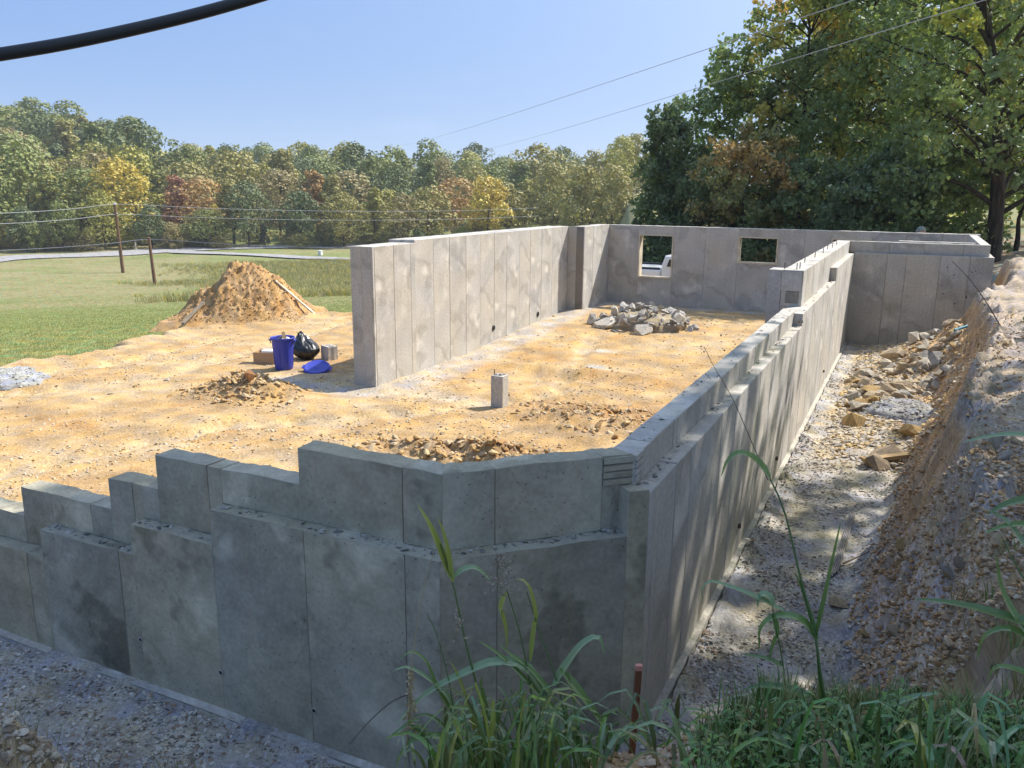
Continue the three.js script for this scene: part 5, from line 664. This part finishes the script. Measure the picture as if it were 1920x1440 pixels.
// ---------------------------------------------------------------- meadow plants
const bladeMat = new THREE.MeshPhysicalMaterial({ vertexColors: true, color: lin(1, 1, 1), roughness: 0.6, transmission: 0.25, thickness: 0, side: THREE.DoubleSide });
function tuft(n, h, spread, seed, w) { const r = mulberry(seed), s = new Soup(); for (let i = 0; i < n; i++) { const a = rr(0, 6.28, r), L = h * rr(0.5, 1, r), b = V(rr(-1, 1, r) * spread, 0, rr(-1, 1, r) * spread), t = b.clone().add(V(Math.cos(a) * L * 0.45, L, Math.sin(a) * L * 0.45)), m = b.clone().lerp(t, 0.5).add(V(0, L * 0.12, 0)), q = V(-Math.sin(a), 0, Math.cos(a)).multiplyScalar(w), c = 0.8 + r() * 0.4; s.quad(b.clone().sub(q), b.clone().add(q), m.clone().add(q), m.clone().sub(q), [c, c, c]); s.tri(m.clone().sub(q), m.clone().add(q), t, [c, c, c]); } return s.geo(); }
function sow(name, geo, n, place, seed, cols, s0, s1, label, cat) { const r = mulberry(seed), im = new THREE.InstancedMesh(geo, bladeMat, n), m = new THREE.Matrix4(), q = new THREE.Quaternion(), c = new THREE.Color(); let k = 0, tr = 0; while (k < n && tr++ < n * 6) { const p = place(r); if (!p) continue; const s = rr(s0, s1, r); q.setFromAxisAngle(V(0, 1, 0), rr(0, 6.28, r)); m.compose(p, q, V(s, s * rr(0.8, 1.2, r), s)); im.setMatrixAt(k, m); const o = cols[Math.floor(r() * cols.length)], b = rr(0.85, 1.15, r); im.setColorAt(k++, c.setRGB(o[0] * b, o[1] * b, o[2] * b)); } im.count = k; im.name = name; im.castShadow = im.receiveShadow = true; im.userData.kind = 'stuff'; tag(im, label, cat); scene.add(im); }
sow('lawn_grass', tuft(9, 0.10, 0.10, 5, 0.006), 34000, r => { const D = lerp(17, 95, Math.pow(r(), 2.2)), u = rr(-60, 700, r), p = atD(u, 500, D); if (p.x > pw(PADX, p.z) + 0.1) return null; return p.setY(terrainH(p.x, p.z)); }, 61, [[0.34, 0.38, 0.095], [0.41, 0.43, 0.125], [0.49, 0.47, 0.18]], 0.25, 0.55, 'mown green grass sloping away beyond the dirt pad', 'grass');
sow('meadow_weeds', tuft(16, 0.55, 0.22, 6, 0.010), 15000, r => { const u = rr(180, 760, r), D = rr(48, 112, r), p = atD(u, 500, D), n = fbm(p.x * 0.08, p.z * 0.08, 3, 4); if (r() > sm(260, 560, u + n * 300) * sm(34, 66, D + n * 26)) return null; return p.setY(terrainH(p.x, p.z)); }, 62, [[0.30, 0.30, 0.09], [0.38, 0.34, 0.11], [0.50, 0.41, 0.06], [0.24, 0.28, 0.08], [0.42, 0.37, 0.18]], 0.3, 0.95, 'tall yellowing meadow weeds with goldenrod behind the clay heap', 'weeds');
sow('verge_grass', tuft(14, 0.5, 0.2, 7, 0.008), 6000, r => { const u = rr(1150, 1560, r), D = rr(27, 46, r), p = atD(u, 450, D); return p.setY(terrainH(p.x, p.z)); }, 63, [[0.26, 0.31, 0.08], [0.40, 0.38, 0.14], [0.20, 0.26, 0.06]], 0.6, 1.3, 'rough grass at the foot of the tall woods', 'grass');
// ---------------------------------------------------------------- plants on the near bank
const grassLeaf = new THREE.MeshPhysicalMaterial({ vertexColors: true, color: lin(1, 1, 1), roughness: 0.33, transmission: 0.30, thickness: 0, side: THREE.DoubleSide });
function blade(s, pts, w, col, seg = 14) { // a long leaf with a folded midrib; w in metres at its widest
  const c = new THREE.CatmullRomCurve3(pts), P = c.getSpacedPoints(seg); let L0, M0, R0;
  for (let i = 0; i <= seg; i++) { const t = i / seg, tan = c.getTangentAt(Math.min(0.999, t)), side = tan.clone().cross(V(0, 1, 0)).lengthSq() > 1e-5 ? tan.clone().cross(V(0, 1, 0)).normalize() : RT.clone(); const view = EYE.clone().sub(P[i]).normalize(); side.lerp(tan.clone().cross(V(view.x, 0.35, view.z)).normalize(), 0.4).normalize(); const n = side.clone().cross(tan).normalize(), k = w * Math.min(1, 0.35 + t * 4) * Math.pow(Math.max(0, 1 - t), 0.55), Lq = P[i].clone().addScaledVector(side, -k / 2).addScaledVector(n, k * 0.16), Rq = P[i].clone().addScaledVector(side, k / 2).addScaledVector(n, k * 0.16), Mq = P[i]; const cc = typeof col === 'function' ? col(t) : col, mc2 = cc.map(v => v * 1.25); if (i) { s.quad(L0, M0, Mq, Lq, cc); s.quad(M0, R0, Rq, Mq, cc); void mc2; } L0 = Lq; M0 = Mq; R0 = Rq; }
}
const LG = [0.20, 0.30, 0.075], LB = [0.30, 0.40, 0.19], LY = [0.40, 0.44, 0.09], LD = [0.14, 0.22, 0.06], STRAW = [0.42, 0.34, 0.18];  // LB is paler: sky reflection on the blades put into the leaf colour
const pxs = (list, D) => list.map(([u, v, dd]) => atD(u, v, D + (dd || 0)));
function grassPlant(label, D, stems, leaves, extra) {
  const g = thing('tall_grass', label, 'grass plant'); const mm = D / 1500; // metres per pixel at that distance
  for (const [pts, w, col] of stems) mesh('stem', tubeGeo(pxs(pts, D), w * mm, w * mm * 0.5, 16, 6), std(lin(...(col || [0.11, 0.17, 0.055])), { roughness: 0.6 }), g);
  for (const [pts, w, col] of leaves) { const s = new Soup(); blade(s, pxs(pts, D), w * mm * 1.6, col || LG); mesh('leaf', s.geo(), grassLeaf, g); }
  if (extra) extra(g, mm); return g;
}
function panicle(g, D, u, v, w, h, n, col, droop, seed) { const r = mulberry(seed), s = new Soup(); for (let i = 0; i < n; i++) { const t = r(), a = rr(-1, 1, r), p = atD(u, v + h * t, D), q = atD(u + a * w * (0.3 + t), v + h * t + (droop ? 25 : -22) * r(), D + rr(-0.05, 0.05, r)); s.tri(p, p.clone().add(V(0.0015, 0.001, 0)), q, col); for (let k = 0; k < 3; k++) { const e = p.clone().lerp(q, 0.5 + k * 0.25); leafQuad(s, e, 0.011, r, col, V(0, 1, 0), 0.2); } } mesh('seed_head', s.geo(), grassLeaf, g); }
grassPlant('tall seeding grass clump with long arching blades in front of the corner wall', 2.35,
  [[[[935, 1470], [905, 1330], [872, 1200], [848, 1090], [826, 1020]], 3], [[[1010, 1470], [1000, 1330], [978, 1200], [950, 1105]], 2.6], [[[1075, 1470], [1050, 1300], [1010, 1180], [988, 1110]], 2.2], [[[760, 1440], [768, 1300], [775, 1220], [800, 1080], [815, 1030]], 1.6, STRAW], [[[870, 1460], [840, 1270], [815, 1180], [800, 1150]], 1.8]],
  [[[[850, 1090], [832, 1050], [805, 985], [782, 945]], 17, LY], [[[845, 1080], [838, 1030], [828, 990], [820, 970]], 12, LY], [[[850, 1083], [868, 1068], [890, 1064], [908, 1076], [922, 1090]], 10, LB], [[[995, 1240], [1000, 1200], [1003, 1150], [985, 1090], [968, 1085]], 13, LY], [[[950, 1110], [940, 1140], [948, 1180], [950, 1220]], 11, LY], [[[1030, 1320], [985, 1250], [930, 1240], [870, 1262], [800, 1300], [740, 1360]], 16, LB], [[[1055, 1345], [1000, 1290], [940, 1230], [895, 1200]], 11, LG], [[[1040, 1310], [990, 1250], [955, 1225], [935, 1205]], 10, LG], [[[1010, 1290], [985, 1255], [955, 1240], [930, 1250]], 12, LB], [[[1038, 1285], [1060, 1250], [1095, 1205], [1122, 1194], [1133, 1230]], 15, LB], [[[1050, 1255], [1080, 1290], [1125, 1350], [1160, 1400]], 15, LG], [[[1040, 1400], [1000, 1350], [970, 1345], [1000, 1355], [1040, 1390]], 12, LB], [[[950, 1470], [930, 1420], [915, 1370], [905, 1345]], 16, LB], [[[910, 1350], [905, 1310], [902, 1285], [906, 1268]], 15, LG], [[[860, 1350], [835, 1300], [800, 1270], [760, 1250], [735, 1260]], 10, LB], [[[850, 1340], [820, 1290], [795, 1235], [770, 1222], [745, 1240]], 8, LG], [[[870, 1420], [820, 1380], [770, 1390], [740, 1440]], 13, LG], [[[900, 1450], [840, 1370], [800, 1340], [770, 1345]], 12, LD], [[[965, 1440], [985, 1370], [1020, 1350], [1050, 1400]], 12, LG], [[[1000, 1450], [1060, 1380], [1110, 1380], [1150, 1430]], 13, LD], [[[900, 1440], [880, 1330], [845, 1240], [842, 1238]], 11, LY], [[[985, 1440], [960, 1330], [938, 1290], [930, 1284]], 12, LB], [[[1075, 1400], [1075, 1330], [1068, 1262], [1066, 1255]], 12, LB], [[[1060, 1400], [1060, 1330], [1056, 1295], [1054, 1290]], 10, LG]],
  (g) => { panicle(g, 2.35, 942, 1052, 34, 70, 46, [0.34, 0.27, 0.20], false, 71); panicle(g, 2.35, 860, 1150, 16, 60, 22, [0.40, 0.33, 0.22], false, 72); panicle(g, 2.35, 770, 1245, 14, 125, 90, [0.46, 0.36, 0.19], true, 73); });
{ // a thicket of blades round the foot of the clump
  const r = mulberry(811), g = thing('grass_tussock', 'dense green grass tussock under the seeding clump', 'grass tussock'); const s = new Soup();
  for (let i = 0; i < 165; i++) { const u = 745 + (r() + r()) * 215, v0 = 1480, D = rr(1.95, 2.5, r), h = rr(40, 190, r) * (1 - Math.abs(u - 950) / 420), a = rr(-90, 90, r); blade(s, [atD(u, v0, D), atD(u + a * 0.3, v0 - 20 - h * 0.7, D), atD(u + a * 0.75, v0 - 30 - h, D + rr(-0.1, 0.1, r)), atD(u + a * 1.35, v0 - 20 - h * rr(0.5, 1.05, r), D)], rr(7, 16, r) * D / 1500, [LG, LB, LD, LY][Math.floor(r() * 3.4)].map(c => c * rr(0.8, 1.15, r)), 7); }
  mesh('blades', s.geo(), grassLeaf, g);
}
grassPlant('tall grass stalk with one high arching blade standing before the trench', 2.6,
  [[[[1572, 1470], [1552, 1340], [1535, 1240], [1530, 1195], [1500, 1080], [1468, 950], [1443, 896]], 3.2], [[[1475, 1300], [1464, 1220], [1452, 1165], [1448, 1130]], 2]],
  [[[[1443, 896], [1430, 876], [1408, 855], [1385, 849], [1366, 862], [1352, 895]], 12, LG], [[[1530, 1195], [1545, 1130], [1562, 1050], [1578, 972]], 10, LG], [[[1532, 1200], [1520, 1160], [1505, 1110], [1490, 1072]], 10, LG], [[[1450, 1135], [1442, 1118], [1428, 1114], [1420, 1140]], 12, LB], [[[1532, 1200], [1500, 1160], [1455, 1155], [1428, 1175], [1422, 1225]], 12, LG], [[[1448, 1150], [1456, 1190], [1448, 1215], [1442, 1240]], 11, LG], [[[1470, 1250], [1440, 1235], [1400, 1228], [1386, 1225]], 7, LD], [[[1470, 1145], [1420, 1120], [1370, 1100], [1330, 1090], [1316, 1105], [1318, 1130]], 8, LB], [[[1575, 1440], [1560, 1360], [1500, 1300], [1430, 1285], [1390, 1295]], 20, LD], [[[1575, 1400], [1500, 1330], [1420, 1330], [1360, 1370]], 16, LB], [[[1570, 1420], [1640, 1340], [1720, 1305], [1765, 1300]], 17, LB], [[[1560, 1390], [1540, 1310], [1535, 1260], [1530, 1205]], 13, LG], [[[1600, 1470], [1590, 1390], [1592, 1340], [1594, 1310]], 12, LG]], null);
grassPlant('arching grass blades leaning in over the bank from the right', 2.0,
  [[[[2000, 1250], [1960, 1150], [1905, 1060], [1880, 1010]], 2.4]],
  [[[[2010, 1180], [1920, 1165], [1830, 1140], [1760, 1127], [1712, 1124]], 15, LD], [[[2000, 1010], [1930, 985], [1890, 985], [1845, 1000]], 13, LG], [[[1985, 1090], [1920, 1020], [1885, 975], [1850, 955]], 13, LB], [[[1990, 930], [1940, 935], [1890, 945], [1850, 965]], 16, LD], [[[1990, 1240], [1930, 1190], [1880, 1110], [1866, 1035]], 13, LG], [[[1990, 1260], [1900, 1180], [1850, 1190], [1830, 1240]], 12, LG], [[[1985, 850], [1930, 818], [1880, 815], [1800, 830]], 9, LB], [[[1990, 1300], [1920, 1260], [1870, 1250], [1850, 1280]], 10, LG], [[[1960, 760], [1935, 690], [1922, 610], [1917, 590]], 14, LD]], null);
// dry seed stalks in front of the walls
for (const [D, pts, u, v, l, sd] of [[3.2, [[1440, 900], [1410, 830], [1370, 740], [1340, 690], [1320, 650]], 1335, 640, 'thin dry seed stalk leaning before the low right wall', 5], [3.6, [[1875, 610], [1845, 560], [1815, 520], [1785, 490]], 1810, 520, 'thin dry seed stalk in front of the return wall', 6]]) { const g = thing('dry_stalk', l, 'stalk'); mesh('stem', tubeGeo(pxs(pts, D), 0.0022, 0.001, 10, 5), std(lin(0.16, 0.12, 0.09)), g); const r = mulberry(sd), s = new Soup(); for (let i = 0; i < 14; i++) { const p = atD(u + rr(-35, 45, r), v + rr(-15, 95, r), D), q = p.clone().add(V(rr(-0.03, 0.03, r), rr(-0.02, 0.03, r), 0)); s.tri(p, p.clone().add(V(0.0012, 0.0015, 0)), q, [0.20, 0.15, 0.10]); leafQuad(s, q, 0.010, r, [0.12, 0.085, 0.06], V(0, 1, 0), 0.1); } mesh('seed_head', s.geo(), grassLeaf, g); }
{ // loose long blades among the weeds at the right
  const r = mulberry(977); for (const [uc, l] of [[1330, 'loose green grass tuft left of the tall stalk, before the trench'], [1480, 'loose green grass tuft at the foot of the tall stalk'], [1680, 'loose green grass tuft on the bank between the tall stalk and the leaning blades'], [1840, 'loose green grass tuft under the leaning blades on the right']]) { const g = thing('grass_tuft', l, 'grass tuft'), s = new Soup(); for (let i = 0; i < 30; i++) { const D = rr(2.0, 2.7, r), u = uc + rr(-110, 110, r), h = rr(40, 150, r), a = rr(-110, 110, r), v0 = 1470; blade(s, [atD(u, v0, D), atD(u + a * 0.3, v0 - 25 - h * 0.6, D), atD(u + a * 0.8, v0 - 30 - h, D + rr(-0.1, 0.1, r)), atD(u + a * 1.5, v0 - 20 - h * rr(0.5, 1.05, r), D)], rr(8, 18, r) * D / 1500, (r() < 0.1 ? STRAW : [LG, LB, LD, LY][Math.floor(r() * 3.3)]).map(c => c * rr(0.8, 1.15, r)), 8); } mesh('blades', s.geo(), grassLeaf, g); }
}
{ // straggling twig on the corner wall
  const p = pxs([[655, 1395], [700, 1345], [740, 1312], [770, 1300]], 2.7); tag(mesh('bare_twig', tubeGeo(p, 0.0015, 0.003, 8, 5), std(lin(0.14, 0.11, 0.09))), 'thin bare twig leaning out from the grass clump', 'twig');
  const q = pxs([[390, 1412], [450, 1400], [520, 1392], [565, 1384]], 3.05).map(v => v.setY(bankH(v.x, v.z) + 0.02)); tag(mesh('bare_twig', tubeGeo(q, 0.010, 0.005, 8, 6), std(lin(0.11, 0.095, 0.08))), 'dark stick lying on the trench floor by the front wall', 'twig');
}
// broadleaf weeds
const weedMat = new THREE.MeshPhysicalMaterial({ vertexColors: true, color: lin(1, 1, 1), roughness: 0.55, transmission: 0.25, thickness: 0, side: THREE.DoubleSide });
function weedGeo(seed, h, n, ls, wide) { const r = mulberry(seed), s = new Soup(), st = []; for (let b = 0; b < 4; b++) { const a = rr(0, 6.28, r), tip = V(Math.cos(a) * h * 0.4 * r(), h * rr(0.65, 1.05, r), Math.sin(a) * h * 0.4 * r()); st.push(tubeGeo([V(0, -0.05, 0), tip.clone().multiplyScalar(0.5).add(V(0.01, 0, 0)), tip], 0.003, 0.0015, 5, 5)); for (let i = 0; i < n; i++) { const t = 0.15 + 0.85 * (i + r()) / n, p = tip.clone().multiplyScalar(t), d = V(r() - 0.5, 0, r() - 0.5).normalize(), L = ls * rr(0.6, 1.2, r) * (1.15 - t * 0.5), side = V(-d.z, 0, d.x).multiplyScalar(L * wide), up = rr(0.1, 0.6, r) * L, m = p.clone().addScaledVector(d, L * 0.5).add(V(0, up * 0.7, 0)), e = p.clone().addScaledVector(d, L).add(V(0, up * 0.4 - L * 0.2, 0)), f = V(0, L * 0.05, 0), c = [0.17, 0.27, 0.06].map(v => v * rr(0.7, 1.4, r)); s.tri(p, m.clone().add(side).add(f), m, c); s.tri(p, m, m.clone().sub(side).add(f), c); s.tri(m, m.clone().add(side).add(f), e, c); s.tri(m, e, m.clone().sub(side).add(f), c); } } return [s.geo(), merged(st)]; }
{
  const kinds = [weedGeo(1, 0.16, 12, 0.055, 0.26), weedGeo(2, 0.24, 15, 0.05, 0.20), weedGeo(3, 0.10, 12, 0.038, 0.34), weedGeo(4, 0.20, 13, 0.07, 0.16)], stemM = std(lin(0.10, 0.13, 0.05));
  const protos = []; const r = mulberry(321);
  for (let i = 0; i < 125; i++) { const u = rr(1150, 1990, r), v = rr(1385, 1590, r) - (u > 1650 ? 40 : 0), d = ray(u, v), L = Math.hypot(d.x, d.z); let p = null; for (let D = 1.2; D < 6; D += 0.03) { const q = d.clone().multiplyScalar(D / L).add(EYE); if (q.y < bankH(q.x, q.z)) { p = q; break; } } if (!p) continue; const y = bankH(p.x, p.z); if (y < 0.8 && r() < 0.8) continue; if (u > 1095 && u < 1265) continue; const k = Math.floor(r() * 4); let t; if (!protos[k]) { t = thing('leafy_weed', ['low broad-leaved green weed on the near bank', 'taller narrow-leaved green weed on the near bank', 'small round-leaved green weed on the near bank', 'long-leaved green weed on the near bank'][k], 'weed', ['broad-leaved weeds on the near bank', 'narrow-leaved weeds on the near bank', 'round-leaved weeds on the near bank', 'long-leaved weeds on the near bank'][k]); mesh('leaves', kinds[k][0], weedMat, t); mesh('stems', kinds[k][1], stemM, t); protos[k] = t; } else t = copyOf(protos[k]); t.position.set(p.x, y - 0.01, p.z); t.rotation.y = rr(0, 6.28, r); const s = rr(0.55, 1.05, r); t.scale.set(s, s, s); }
}
sow('bank_grass', tuft(10, 0.16, 0.05, 8, 0.0022), 2600, r => { const x = rr(-1.1, 2.2, r), z = rr(-4.3, -1.2, r), y = bankH(x, z); if (x < -0.42 && x > -1.0) return null; if (y < 0.62 || r() > sm(-3.9, -2.6, z) + 0.06) return null; return V(x, y, z); }, 64, [[0.15, 0.25, 0.06], [0.21, 0.29, 0.08], [0.34, 0.32, 0.12]], 0.5, 1.2, 'thin green grass among the weeds on the near bank', 'grass');
sow('straw_wisps', tuft(5, 0.12, 0.05, 9, 0.0016), 500, r => { const l = r() < 0.6; const x = l ? rr(-3.8, -2.0, r) : rr(-1.1, -0.5, r), z = l ? rr(-2.2, -1.5, r) : rr(-3.5, -2.8, r), y = bankH(x, z); if (y < 0.75) return null; return V(x, y, z); }, 65, [[0.42, 0.36, 0.22], [0.16, 0.19, 0.07], [0.34, 0.28, 0.16]], 0.5, 1.3, 'dry straw and grass wisps on the crumbling mounds', 'straw');
console.log('plants done');
scene.fog = new THREE.FogExp2(0xd8dce0, 0.0004);
renderer.render(scene, camera);
